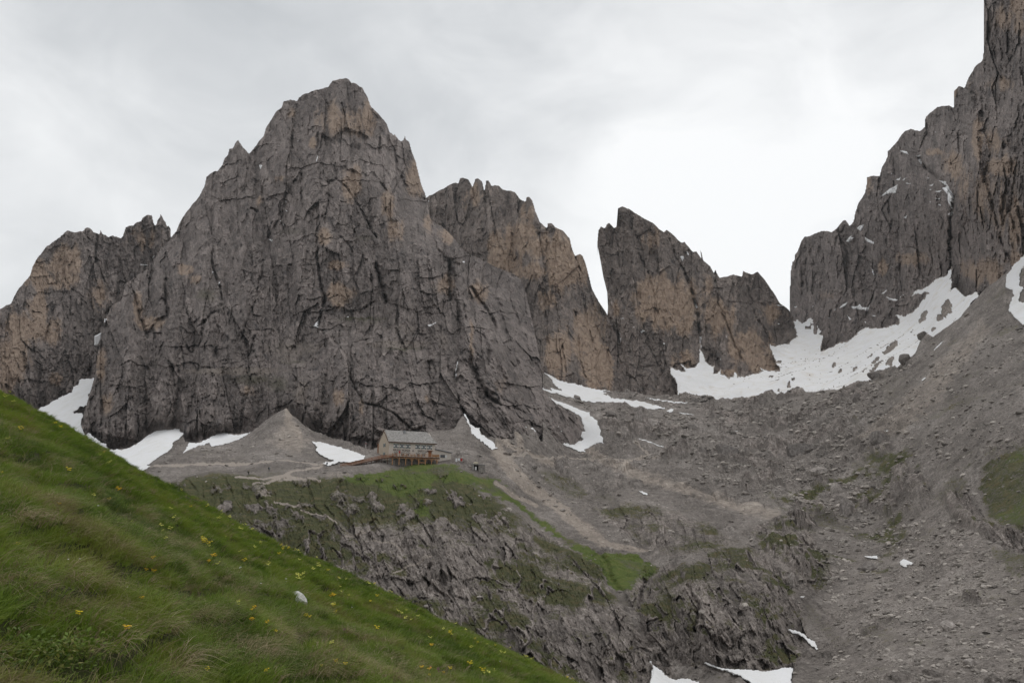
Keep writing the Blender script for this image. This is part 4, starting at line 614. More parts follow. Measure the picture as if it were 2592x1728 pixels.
def snow_material(name, dirt):
    m = NT(name); q = m.pos(); n = m.noise(.12, m.pos((1, .5, 1)), 6, .65, 1.0); n2 = m.noise(1.5, q, 4, .7)
    c = m.ramp(n, [(.3, (.80, .80, .82)), (.55, (.76, .755, .75)), (.75, dirt)])
    m.col(c); m.b.inputs['Roughness'].default_value = .7
    m.bump(m.math('ADD', n2, m.math('MULTIPLY', n, 2.)), .5, .35); return m.m
M_SNOW = snow_material('snow', (.66, .645, .62)); M_SNOW2 = snow_material('old_snow', (.66, .61, .55))
DIRT = TB(*K5, [(1585, 930, 24, 50), (1720, 880, 30, 55), (1680, 930, 30, 14), (1640, 1000, 18, 14), (1510, 1022, 12, 7), (1400, 1100, 50, 18), (1370, 1125, 30, 14), (1390, 1190, 34, 16), (1310, 1180, 40, 8), (1270, 1165, 20, 6), (1062, 1210, 18, 8), (1098, 1240, 14, 8), (1185, 1232, 24, 5), (1320, 1210, 40, 8), (698, 1272, 14, 4), (740, 1345, 10, 5), (800, 1325, 10, 14), (790, 1358, 12, 6), (915, 990, 20, 10), (932, 972, 12, 4), (830, 1300, 10, 3), (730, 1312, 10, 3), (745, 1180, 20, 4), (1240, 1245, 24, 4), (700, 1372, 14, 3), (1290, 1240, 20, 8)])
def build_snow():
    for i, (kind, poly) in enumerate(SNOW):
        p = np.array([q[:2] for q in poly]); x0, y0 = p.min(0)-3; x1, y1 = p.max(0)+3
        st = 1.7 if kind == 'cirque' else (1.2 if (x1-x0) > 60 else .8)
        X, Y = np.meshgrid(np.arange(x0, x1, st), np.arange(y0, y1, st))
        r = 1.0 if (x1-x0) > 60 else .45
        jx = fbm(X/9, Y/9, 1.3+i, 3)*5*r; jy = fbm(X/9, Y/9, 7.3+i, 3)*4*r
        sd = sdist(X+jx, Y+jy, poly); keep = sd > 0
        if kind == 'cirque':
            tilt = (X-1650)*.25
            for b in DIRT:      # bare stony islands and streaks melted out of the snow, running down the slope
                dx, dy = X+jx*1.6-b[0], Y+jy*1.4-b[1]; a = -.75 if b[0] > 2050 else -.3
                cx_, sx_ = math.cos(a), math.sin(a); rx, ry = (max(b[2], b[3]), min(b[2], b[3])); 
                if b[3] > b[2]: a2 = -1.15; cx_, sx_ = math.cos(a2), math.sin(a2)
                e = ((dx*cx_+dy*sx_)/(rx*.8))**2+((-dx*sx_+dy*cx_)/(ry*.7))**2
                keep &= e > 1
        P = on_surface(kind, X, Y)
        # thin out to nothing at the margin so that the sheet lies on its slope
        L = np.linalg.norm(P, axis=-1, keepdims=True); push = (.9 if kind in ('ground', 'talus') else 1.6)*sstep(3.2, 0, sd)[..., None]
        P = P*(1+push*.8/L)
        o = grid_mesh('snow_patch' if i else 'snowfield', P, M_SNOW2 if kind == 'cirque' else M_SNOW, None, smooth=True, keep=keep)
    # stony debris showing through the snowfield
    X, Y = np.meshgrid(np.arange(1690, 2490, 3.), np.arange(660, 1030, 3.))
    P = on_surface('cirque', X, Y); L = np.linalg.norm(P, axis=-1, keepdims=True); P = P*(1+2.2/L); P[..., 2] += fbm(X/4, Y/4, 2, 2)*.8
    keep = sdist(X, Y, SNOW[0][1]) > -2
    z = np.zeros(X.shape); grid_mesh('ground', P, M_GROUND, dict(tone=z+.5, rock=z, veg=z, green=z, pale=z+.45, path=z), keep=keep, label='stony moraine showing through the melting snowfield')
build_snow()
me = bpy.data.meshes.new('ground'); me.from_pydata([(-2500, -600, -80), (2500, -600, -80), (2500, 2600, -80), (-2500, 2600, -80)], [], [(0, 1, 2, 3)]); me.materials.append(M_GROUND)
o = bpy.data.objects.new('ground', me); COL.objects.link(o); o['kind'] = 'structure'; o['label'] = 'low ground that carries the whole valley'
# ================================================================ HELPERS FOR THINGS
def tag(o, label=None, cat=None, group=None, kind=None):
    if label: o['label'] = label
    if cat: o['category'] = cat
    if group: o['group'] = group
    if kind: o['kind'] = kind
    return o
def empty(name, loc, rz=0., **k):
    o = bpy.data.objects.new(name, None); COL.objects.link(o); o.location = loc; o.rotation_euler = (0, 0, rz); o.empty_display_size = .3
    return tag(o, **k)
class MB:
    """collects shapes into one mesh"""
    def __init__(s): s.bm = bmesh.new()
    def box(s, x0, x1, y0, y1, z0, z1, bev=0.):
        g = bmesh.ops.create_cube(s.bm, size=1)['verts']
        for v in g: v.co = Vector((x0+(v.co.x+.5)*(x1-x0), y0+(v.co.y+.5)*(y1-y0), z0+(v.co.z+.5)*(z1-z0)))
        if bev: bmesh.ops.bevel(s.bm, geom=list({e for v in g for e in v.link_edges}), offset=bev, segments=2, affect='EDGES')
        return s
    def bar(s, a, b, w, h=None):
        a, b = Vector(a), Vector(b); h = h or w; d = b-a; L = d.length; g = bmesh.ops.create_cube(s.bm, size=1)['verts']
        q = d.to_track_quat('X', 'Z').to_matrix()
        for v in g: v.co = q @ Vector(((v.co.x+.5)*L, v.co.y*w, v.co.z*h))+a
        return s
    def tube(s, a, b, r0, r1=None, n=10):
        a, b = Vector(a), Vector(b); d = b-a; r1 = r0 if r1 is None else r1
        g = bmesh.ops.create_cone(s.bm, cap_ends=True, segments=n, radius1=r0, radius2=r1, depth=d.length)['verts']
        q = d.to_track_quat('Z', 'Y').to_matrix()
        for v in g: v.co = q @ v.co+(a+b)/2
        return s
    def poly(s, pts, thick):
        """extrude an outline (list of 3D points) along a vector"""
        vs = [s.bm.verts.new(p) for p in pts]; f = s.bm.faces.new(vs)
        r = bmesh.ops.extrude_face_region(s.bm, geom=[f]); t = Vector(thick)
        for v in r['geom']:
            if isinstance(v, bmesh.types.BMVert): v.co += t
        return s
    def ball(s, c, r, sub=2, jit=0.):
        g = bmesh.ops.create_icosphere(s.bm, subdivisions=sub, radius=1)['verts']
        for v in g:
            k = 1+random.uniform(-jit, jit); v.co = Vector((c[0]+v.co.x*r[0]*k, c[1]+v.co.y*r[1]*k, c[2]+v.co.z*r[2]*k))
        return s
    def mesh(s, name, mat, smooth=False):
        bmesh.ops.recalc_face_normals(s.bm, faces=s.bm.faces)
        me = bpy.data.meshes.new(name); s.bm.to_mesh(me); s.bm.free()
        for m in (mat if isinstance(mat, (list, tuple)) else [mat]): me.materials.append(m)
        if smooth: me.polygons.foreach_set('use_smooth', [True]*len(me.polygons))
        return me
    def build(s, name, mat, parent=None, smooth=False, link=True):
        o = bpy.data.objects.new(name, s.mesh(name, mat, smooth)); 
        if link: COL.objects.link(o)
        if parent: o.parent = parent
        return o
def copy_tree(o, parent=None):
    c = o.copy(); COL.objects.link(c); c.parent = parent
    for ch in list(o.children): copy_tree(ch, c)
    return c
def flat(name, col, rough=.8, var=.18, scale=3., spec=.2, bump=0., metal=0.):
    m = NT(name); n = m.noise(scale, m.pos(), 5, .65)
    m.col(m.ramp(n, [(.3, tuple(c*(1-var) for c in col)), (.7, tuple(min(1, c*(1+var)) for c in col))]))
    m.b.inputs['Roughness'].default_value = rough; m.b.inputs['Specular IOR Level'].default_value = spec; m.b.inputs['Metallic'].default_value = metal
    if bump: m.bump(n, bump, .6)
    return m.m
def project(P):
    P = np.asarray(P, float); x, y, z = P[..., 0], P[..., 1], P[..., 2]
    yf = y*cp+z*sp; zu = -y*sp+z*cp
    return CX+F*x/yf, CY-F*zu/yf
def scatter(name, P, ROT, SC, tone, vid, variants, label):
    """many small copies on one object: geometry nodes set variant meshes on the points"""
    me = bpy.data.meshes.new(name); n = len(P); me.vertices.add(n); me.vertices.foreach_set('co', np.asarray(P, f32).ravel())
    for an, ty, dat in (('rot', 'FLOAT_VECTOR', ROT), ('scl', 'FLOAT_VECTOR', SC), ('tone', 'FLOAT', tone), ('vid', 'INT', vid)):
        a = me.attributes.new(an, ty, 'POINT')
        a.data.foreach_set('vector' if ty == 'FLOAT_VECTOR' else 'value', np.asarray(dat, np.int32 if ty == 'INT' else f32).ravel())
    o = bpy.data.objects.new(name, me); COL.objects.link(o)
    g = bpy.data.node_groups.new(name+'_scatter', 'GeometryNodeTree')
    g.interface.new_socket('Geometry', in_out='INPUT', socket_type='NodeSocketGeometry'); g.interface.new_socket('Geometry', in_out='OUTPUT', socket_type='NodeSocketGeometry')
    N = g.nodes; L = g.links.new; gi = N.new('NodeGroupInput'); go = N.new('NodeGroupOutput')
    iop = N.new('GeometryNodeInstanceOnPoints'); L(gi.outputs[0], iop.inputs['Points'])
    jn = N.new('GeometryNodeJoinGeometry')
    for v in variants[::-1]:
        oi = N.new('GeometryNodeObjectInfo'); oi.inputs['Object'].default_value = v; oi.transform_space = 'ORIGINAL'
        gti = N.new('GeometryNodeGeometryToInstance'); L(oi.outputs['Geometry'], gti.inputs[0]); L(gti.outputs[0], jn.inputs[0])
    L(jn.outputs[0], iop.inputs['Instance']); iop.inputs['Pick Instance'].default_value = True
    def na(nm, dt):
        a = N.new('GeometryNodeInputNamedAttribute'); a.data_type = dt; a.inputs['Name'].default_value = nm; return a.outputs['Attribute']
    L(na('vid', 'INT'), iop.inputs['Instance Index']); L(na('scl', 'FLOAT_VECTOR'), iop.inputs['Scale'])
    e2r = N.new('FunctionNodeEulerToRotation'); L(na('rot', 'FLOAT_VECTOR'), e2r.inputs[0]); L(e2r.outputs[0], iop.inputs['Rotation'])
    L(iop.outputs[0], go.inputs[0])
    md = o.modifiers.new('scatter', 'NODES'); md.node_group = g
    tag(o, label=label, kind='stuff'); return o

# ================================================================ LOOSE ROCK
def stone_material(name):
    m = NT(name); n = m.noise(2.2, m.pos(), 6, .7); n1 = m.noise(.35, m.pos(), 3, .5)
    c = m.ramp(n, [(.3, (.13, .115, .102)), (.5, (.26, .232, .208)), (.72, (.42, .385, .35))])
    c = m.mix(1.0, c, m.ramp(m.attr('tone', 'INSTANCER'), [(0, .55), (.5, 1.0), (1, 1.7)]), 'MULTIPLY')
    m.col(c); m.bump(n, .25, .6); return m.m
M_STONE = stone_material('loose_stone')
def boulder_material(name, tone):
    m = NT(name); n = m.noise(1.3, m.pos((1, 1, .6)), 7, .7)
    m.col(m.ramp(n, [(.34, tuple(tone*v for v in (.12, .105, .096))), (.52, tuple(tone*v for v in (.24, .213, .195))), (.7, tuple(tone*v for v in (.40, .365, .34)))])); m.bump(n, .5, .8); return m.m
def rock_mesh(seed, sub=3, mat=None, flatn=.75):
    bm = bmesh.new(); bmesh.ops.create_icosphere(bm, subdivisions=sub, radius=1)
    r = np.random.default_rng(seed)
    pl = [(Vector(r.normal(size=3)).normalized(), r.uniform(.55, .85)) for _ in range(13)]
    co = np.array([v.co[:] for v in bm.verts]); nz = fbm(co[:, 0]*1.6+seed*3, co[:, 1]*1.6, co[:, 2]*1.6, 3)
    for v, q in zip(bm.verts, nz):
        p = v.co*(1+.22*float(q))
        for n, d in pl:
            k = p.dot(n)-d
            if k > 0: p -= n*k*.93
        v.co = Vector((p.x, p.y, p.z*flatn))
    me = bpy.data.meshes.new('boulder'); bm.to_mesh(me); bm.free(); me.materials.append(mat or M_STONE); return me
def ground_z(X, Y, fine=True):
    X = np.atleast_1d(np.asarray(X, float)); Y = np.atleast_1d(np.asarray(Y, float))
    return gsurf(X, Y, fine, ground_snowmask(X, Y))[0]
def build_stones():
    var = [bpy.data.objects.new('boulder', rock_mesh(100+i, 2)) for i in range(8)]
    n = 170000
    X = rng.uniform(330, 2620, n); Y = rng.uniform(640, 1740, n)
    ok = Y > interp(Gtop, X)+4
    px = fbm(X/40, Y/25, 5.5, 3)
    dens = np.full(n, .10)
    def zone(poly, w, soft=40): 
        nonlocal dens; dens = np.maximum(dens, w*sstep(-soft, soft, sdist(X+px*40, Y+px*25, poly)))
    zone([(1390, 960), (1720, 1000), (2000, 985), (2200, 920), (2330, 860), (2300, 1000), (2180, 1180), (2330, 1250), (2300, 1400), (2080, 1420), (1960, 1280), (1700, 1200), (1560, 1120), (1440, 1040)], 1.0)
    zone([(2060, 1380), (2420, 1320), (2620, 1460), (2620, 1760), (2060, 1760), (2120, 1600)], .8); zone([(2250, 1000), (2592, 760), (2620, 1300), (2420, 1180), (2250, 1200)], .35)
    zone([(1250, 1120), (1330, 1130), (1720, 1400), (1600, 1400), (1330, 1250)], .35, 15); zone([(300, 1130), (1000, 1080), (1000, 1180), (700, 1220), (380, 1210)], .18)
    for poly in (ROCKY, ROCKY2, ROCKY3): dens *= 1-.93*sstep(-8, 12, sdist(X, Y, poly))
    for w, poly in GREEN: dens *= 1-.8*sstep(-5, 10, sdist(X, Y, poly))
    fan = T(*K8, [(700, 400), (900, 470), (1400, 600), (1660, 690), (1600, 730), (1300, 680), (1000, 600), (760, 520)]); dens *= 1-.85*sstep(-15, 10, sdist(X, Y, fan))
    dens *= np.clip(.5+fbm(X/50, Y/25, 8.1, 3)*2.2, .08, 1)
    ok &= rng.uniform(size=n) < dens; ok &= ground_snowmask(X, Y) < .05
    ok &= sdist(X, Y, [(860, 1130), (1150, 1130), (1150, 1175), (860, 1190)]) < -4
    X, Y = X[ok], Y[ok]; P = ground_z(X, Y); d = np.linalg.norm(P, axis=1); m = len(X)
    spx = 2.0*rng.uniform(size=m)**(-.52); spx = np.minimum(spx, 12)           # typical drawn size, converted to metres
    s = np.clip(spx*d/F*.66, .12, 2.8)
    SC = np.stack([s*rng.uniform(.8, 1.5, m), s*rng.uniform(.8, 1.3, m), s*rng.uniform(.5, 1.0, m)], 1)
    P[:, 2] += s*.12
    ROT = np.stack([rng.uniform(-.35, .35, m), rng.uniform(-.35, .35, m), rng.uniform(0, 6.28, m)], 1)
    scatter('loose_rocks', P, ROT, SC, np.clip(rng.normal(.60, .28, m), 0, 1), rng.integers(0, 8, m), var, 'countless grey rocks and blocks strewn over the scree of the basin')
build_stones()

BOULD = [  # x, y (foot) , width px, height px, tone, label
 (2010, 1478, 24, 30, 1.5, 'pale boulder wedged in the gully at the right foot of the rock knoll'),
 (2155, 1302, 44, 34, 1.1, 'split pointed boulder beside the dark grassy patch above the gravel'),
 (1463, 1012, 22, 15, 1.0, 'lone rounded boulder on the lower edge of the long snow patch'),
 (1622, 1046, 26, 16, .95, 'block standing on the snow edge in the middle of the basin'),
 (1760, 1018, 38, 17, .8, 'broad dark block at the left end of the moraine crest under the snowfield'),
 (1545, 1056, 40, 15, .8, 'dark flat topped block between the two long snow patches'),
 (1660, 1090, 66, 30, 1.35, 'large pale block in the boulder field below the snow edge'),
 (1622, 1092, 40, 34, 1.2, 'pale pointed block left of the largest pale block in the boulder field'),
 (2175, 1022, 36, 26, .75, 'dark overhanging block in the stream bed high in the basin'),
 (2030, 1152, 70, 26, .7, 'long dark ridge shaped block in the middle of the basin'),
 (1845, 1162, 60, 28, .8, 'grey wedge shaped block left of the long dark block'),
 (2080, 1226, 34, 15, 1.35, 'flat pale slab lying below the long dark block'),
 (2410, 1602, 32, 18, 1.6, 'whitish flat stone lying alone on the gravel at lower right'),
 (2235, 1134, 40, 22, .8, 'dark smooth boulder right of the stream bed, above the turf'),
 (2340, 852, 34, 22, .75, 'dark block on the moraine edge beside the streaked part of the snowfield'),
 (2298, 918, 44, 26, .8, 'big block in the step of the moraine edge under the snowfield'),
 (2222, 952, 50, 28, .8, 'broad block bulging over the lower snow edge of the moraine'),
 (2022, 990, 30, 16, .85, 'small dark hump on the moraine crest against the snow'),
 (1414, 1186, 30, 22, 1.0, 'grey boulder on the grassy hump right of the stone shed'),
 (2460, 1690, 30, 12, 1.4, 'pale flat stone near the lower right corner'),
 (2212, 1440, 60, 18, .85, 'low brown block with a notch beside the small upper snow remnant'),
]
for i, (x, y, w, h, tn, lab) in enumerate(BOULD):
    d = float(GD(x, y)); P = ground_z(x, y, False)[0]; d = np.linalg.norm(P); k = d/F
    me = rock_mesh(300+i, 4, boulder_material('boulder', tn), 1.0); P = ground_z(x, y, True)[0]; d = np.linalg.norm(P); k = d/F
    o = bpy.data.objects.new('boulder', me); COL.objects.link(o); o.location = P+np.array([0, w*k*.25, h*k*(.10 if w < 60 else -.1)]); kk = .62 if y < 1025 and x > 1700 else 1; o.scale = (w*k*.62*kk, w*k*.5*kk, h*k*.95*kk)
    o.rotation_euler = (0, random.uniform(-.15, .15), random.uniform(0, 6.28) if w < 1.6*h else random.uniform(-.3, .3)); tag(o, lab, 'boulder')

# ================================================================ NEAR GRASS SLOPE
GA, GB, GC = -.502, -.0726, .001
def gz(x, y, bumps=True):
    x = np.asarray(x, float); y = np.asarray(y, float); r = np.hypot(x, y)
    t_ = x/np.maximum(y, .3*np.abs(x)+.01); z = -1.72+GA*x+GB*y-GC*r*r-r*.019*np.exp(-((t_+.31)/.23)**2)
    if bumps:
        z = z+fbm(x/5.5, y/5.5, 3.3, 2)*.42*sstep(2, 14, r)+fbm(x/1.7, y/1.7, 6.3, 2)*.22*sstep(1.5, 5, r)
        t = (z*2.2+fbm(x/3, y/3, 9.3, 2)*1.4); z = z-.10*((t-np.floor(t))-.5)*sstep(2, 6, r)   # little turf steps
    return z
def grass_hit(X, Y):
    """where the sight line of a photo position meets the slope"""
    D = ray(np.atleast_1d(X), np.atleast_1d(Y)); t = np.full(len(D), 1.0); hit = np.zeros(len(D), bool)
    while t.min() < 75:
        P = D*t[:, None]; b = (P[:, 2] < gz(P[:, 0], P[:, 1])) & ~hit; hit |= b
        t = np.where(hit, t, t*1.006)
        if hit.all() or (t[~hit].min() > 75): break
    return D*t[:, None], hit
K12 = (0, 980, 2.0967)
DRY = TB(*K12, [(130, 740, 170, 35, .7), (130, 1070, 200, 80, 1.0), (700, 650, 90, 18, .7), (780, 695, 60, 14, .9), (970, 845, 60, 16, .9), (1350, 920, 130, 18, .7), (1120, 1070, 110, 50, .8), (560, 990, 70, 30, .6), (530, 1400, 130, 60, .95), (960, 1240, 130, 60, .7), (1380, 1400, 90, 60, .8), (1740, 1480, 120, 60, .95), (900, 1520, 90, 60, .7), (250, 400, 70, 30, .5), (600, 440, 60, 20, .5), (1050, 790, 60, 16, .6), (250, 890, 120, 40, .6), (1700, 1310, 160, 30, .6)]) + TB(*K9, [(710, 1370, 110, 80, .95), (400, 1280, 90, 60, .8), (1430, 1190, 60, 18, .8), (1130, 1440, 130, 30, .7), (1520, 1390, 100, 25, .6), (330, 755, 80, 14, .6), (200, 1290, 120, 60, .5)])
DARK = TB(*K12, [(250, 925, 130, 25, 1), (150, 520, 60, 30, .8), (950, 1085, 140, 30, 1), (700, 635, 80, 12, .8), (1120, 1075, 60, 50, .7), (340, 870, 70, 20, .7), (560, 1000, 70, 16, .8), (1720, 1350, 170, 25, 1), (1300, 1190, 50, 14, .7), (600, 1440, 100, 14, .8), (280, 1370, 90, 20, .8), (380, 1520, 260, 40, 1)]) + TB(*K9, [(800, 1235, 170, 20, 1), (1530, 1400, 110, 18, 1), (60, 940, 70, 40, .7), (280, 1050, 40, 20, .6)])
HERB = TB(*K12, [(330, 1460, 230, 70, .75), (60, 1440, 90, 60, .6)])
def dark_at(X, Y, u, v):
    n = sstep(.26, .42, fbm((X+.3*Y)/2.6, (Y-.3*X)/1.1, 21.3, 3))*.85*sstep(3, 6, np.hypot(X, Y))
    return np.maximum(blobs(u, v, DARK)*(np.hypot(X, Y) < 55), n)
def build_slope():
    az = np.radians(np.linspace(-62, 34, 420)); r = 1.2*np.exp(np.linspace(0, math.log(150/1.2), 420))
    A, R = np.meshgrid(az, r); X = R*np.sin(A); Y = R*np.cos(A); Z = gz(X, Y)
    P = np.stack([X, Y, Z], -1); u, v = project(P); dk = dark_at(X, Y, u, v); Z = Z-.24*dk*np.minimum(1, R/8); P[..., 2] = Z
    m = NT('turf'); n = m.noise(3.0, m.pos(), 6, .7); n1 = m.noise(.5, m.pos(), 3, .5)
    c = m.ramp(m.math('ADD', m.math('MULTIPLY', n, .6), m.math('MULTIPLY', n1, .4)), [(.35, (.028, .024, .012)), (.5, (.04, .048, .014)), (.65, (.06, .06, .022))])
    m.col(m.mix(m.rng(m.attr('dark'), .3, .8), c, (.045, .03, .02))); m.bump(n, .05, .8)
    return grid_mesh('grass_slope', P, m.m, dict(dark=dk), smooth=True, label='steep turf slope in the foreground, falling to the right')
build_slope()

def blade_mesh(name, n, L0, L1, spread, lean, w, mat, droop=.5, segs=3, wind=(.35, 0)):
    V = []; Fc = []
    for i in range(n):
        a = random.uniform(0, 6.283); rr = spread*math.sqrt(random.random()); bx, by = rr*math.cos(a), rr*math.sin(a)
        L = random.uniform(L0, L1); da = a+random.gauss(0, .7); ln = random.uniform(.2, 1)*lean
        dx, dy = math.cos(da)*ln+wind[0]*random.uniform(.4, 1.2), math.sin(da)*ln+wind[1]
        nx, ny = -dy, dx; q = math.hypot(nx, ny)+1e-6; sa = random.uniform(0, 3.14); nx, ny = math.cos(sa), math.sin(sa)
        b = len(V)
        for k in range(segs+1):
            t = k/segs; h = L*(t-droop*t*t*.5); out = L*t*t
            wd = w*(1-t*.85)*.5; cx_, cy_ = bx+dx*out, by+dy*out
            V += [(cx_-nx*wd, cy_-ny*wd, h), (cx_+nx*wd, cy_+ny*wd, h)]
            if k: Fc.append((b+2*k-2, b+2*k-1, b+2*k+1, b+2*k))
    me = bpy.data.meshes.new(name); me.from_pydata(V, [], Fc); me.materials.append(mat)
    return bpy.data.objects.new(name, me)
def grass_material():
    m = NT('grass_blades'); t = m.attr('tone', 'INSTANCER'); n = m.noise(.8, m.pos(), 3, .6)
    tt = m.math('ADD', t, m.math('MULTIPLY', m.math('SUBTRACT', n, .5), .25))
    c = m.ramp(tt, [(.0, (.07, .11, .018)), (.25, (.165, .245, .03)), (.45, (.225, .265, .045)), (.6, (.20, .17, .07)), (.8, (.34, .27, .155)), (1.0, (.50, .41, .27))])
    m.col(c); m.b.inputs['Roughness'].default_value = .6; m.b.inputs['Specular IOR Level'].default_value = .25
    tr = m.n.new('ShaderNodeBsdfTranslucent'); m.L(c, tr.inputs[0]); mx = m.n.new('ShaderNodeMixShader'); mx.inputs[0].default_value = .28
    m.L(m.b.outputs[0], mx.inputs[1]); m.L(tr.outputs[0], mx.inputs[2]); m.L(mx.outputs[0], m.n['Material Output'].inputs['Surface'])
    return m.m
M_GRASS = grass_material()
def herb_mesh(name, mat):
    V = []; Fc = []
    for i in range(34):
        a = random.uniform(0, 6.283); rr = .11*math.sqrt(random.random()); c = Vector((rr*math.cos(a), rr*math.sin(a), random.uniform(.02, .13)))
        d = Vector((math.cos(a)+random.gauss(0, .5), math.sin(a)+random.gauss(0, .5), random.uniform(.1, 1.0))).normalized(); L = random.uniform(.02, .038); s_ = d.cross(Vector((0, 0, 1))).normalized()*L*.32
        b = len(V); V += [c, c+d*L*.5+s_, c+d*L, c+d*L*.5-s_]; Fc.append((b, b+1, b+2, b+3))
    me = bpy.data.meshes.new(name); me.from_pydata([tuple(v) for v in V], [], Fc); me.materials.append(mat); return bpy.data.objects.new(name, me)
def build_grass():
    var = [blade_mesh('grass_tuft', 30, .07, .16, .08, .6, .0075, M_GRASS), blade_mesh('grass_tuft', 30, .09, .21, .09, .7, .007, M_GRASS, .6), blade_mesh('grass_tuft', 26, .05, .12, .10, .9, .009, M_GRASS, .7),
           blade_mesh('grass_tuft', 26, .14, .32, .07, 1.0, .006, M_GRASS, 1.25, 4, (.5, 0)), blade_mesh('grass_tuft', 24, .12, .28, .10, 1.2, .006, M_GRASS, 1.5, 4, (.7, -.2)), blade_mesh('grass_tuft', 6, .2, .40, .12, .7, .005, M_GRASS, .9, 4, (.5, 0)),
           blade_mesh('grass_tuft', 30, .10, .20, .15, .5, .013, M_GRASS, .5), blade_mesh('grass_tuft', 26, .12, .24, .16, .7, .013, M_GRASS, .9), herb_mesh('alpine_herb', M_GRASS)]
    n = 120000
    A = rng.uniform(math.radians(-37), math.radians(13), n); R = np.exp(rng.uniform(math.log(2.6), math.log(58), n))
    keep = rng.uniform(size=n) < np.clip(.10+.95*sstep(3, 16, R), 0, 1)*np.where(R > 30, .75, 1)
    A, R = A[keep], R[keep]; X = R*np.sin(A); Y = R*np.cos(A); Z = gz(X, Y)
    u, v = project(np.stack([X, Y, Z], -1)); ok = (u > -60) & (u < 1600) & (v < 1850) & (v > 930); X, Y, Z, R, u, v = (q[ok] for q in (X, Y, Z, R, u, v)); n = len(X)
    ju = fbm(u/40, v/25, 2.2, 3)
    dry = blobs(u+ju*60, v+ju*30, DRY); dark = dark_at(X, Y, u+ju*40, v+ju*20); herb = blobs(u, v, HERB)*(R < 9)
    pn = fbm(X/2.4, Y/2.4, 7.7, 3); pn2 = fbm(X/.8, Y/.8, 1.7, 2)
    dry = np.clip(dry*.7+np.maximum(0, pn-.2)*.5+np.maximum(0, pn2-.22)*1.0, 0, 1)
    Z = Z-.24*dark*np.minimum(1, R/8)
    q = rng.uniform(size=n); isdry = q < dry*.8+.06; long_ = rng.uniform(size=n) < .04
    vid = rng.integers(0, 3, n); vid = np.where(isdry, rng.integers(3, 5, n), vid); vid = np.where(long_, 5, vid); vid = np.where((R > 17) & ~isdry, 6, vid); vid = np.where((R > 17) & isdry, 7, vid)
    h = herb > rng.uniform(size=n)*.9+.15; vid = np.where(h, 8, vid)
    tone = np.where(isdry | long_, rng.normal(.70, .13, n), np.clip(.26+pn*.55+pn2*.25+rng.normal(0, .08, n), .02, .58)); tone = np.where(h, rng.choice([.0, .1, .2, .55], n, p=[.35, .3, .25, .1]), tone)
    tone = np.where((dark > .35) & ~h & (rng.uniform(size=n) < .6), rng.uniform(.5, .7, n)*.9, tone)
    s = rng.uniform(.75, 1.25, n)*np.where(h, 1.2, 1)*(1-.35*dark)*np.clip(R/6, .75, 1.0)
    SC = np.stack([s, s, s*np.where(R > 25, .9, 1)], 1)
    ROT = np.stack([rng.normal(0, .12, n), .22+rng.normal(0, .12, n), rng.uniform(-.9, .9, n)], 1)
    k = ~((dark > .42) & (rng.uniform(size=n) < .8))
    scatter('grass', np.stack([X, Y, Z-.01], -1)[k], ROT[k], SC[k], np.clip(tone, 0, 1)[k], vid[k], var, 'long alpine grass with dry straw coloured tufts covering the foreground slope')
build_grass()

# ---- flowers
def flower(kind):
    r = empty(kind+'_flower', (0, 0, 0)); st = MB(); hd = MB()
    M = {'yellow': flat('yellow_petal', (.78, .60, .03), .6), 'orange': flat('golden_petal', (.80, .50, .02), .6), 'pale': flat('pale_petal', (.74, .72, .16), .6), 'white': flat('white_petal', (.82, .82, .80), .6), 'purple': flat('purple_petal', (.22, .03, .16), .6)}[kind]
    GM = bpy.data.materials.get('flower_stem') or flat('flower_stem', (.07, .12, .03))
    n = {'yellow': 6, 'orange': 7, 'pale': 5, 'white': 1, 'purple': 8}[kind]
    for i in range(n):
        a = i*2.4; t = i/max(1, n-1); rr = .028*math.sqrt((i+.5)/n); H = .17+.05*t if kind != 'purple' else .10+.012*i
        if kind == 'purple': rr = .014
        c = Vector((rr*math.cos(a)*1.6, rr*math.sin(a)*1.6, H+random.uniform(-.012, .012)))
        st.tube((0, 0, 0) if i == 0 else (c.x*.3, c.y*.3, H*.6), c, .0022, .0016, 5)
        for k in range(5):
            b = a+k*1.2566; hd.ball((c.x+.010*math.cos(b), c.y+.010*math.sin(b), c.z), (.0095, .0095, .007), 1)
    for k in range(4):
        b = k*1.57+.3; st.poly([(0, 0, 0), (.03*math.cos(b-.3), .03*math.sin(b-.3), .03), (.055*math.cos(b), .055*math.sin(b), .02), (.03*math.cos(b+.3), .03*math.sin(b+.3), .03)], (0, 0, .001))
    st.build('stem', GM, r); hd.build('petals', M, r); return r
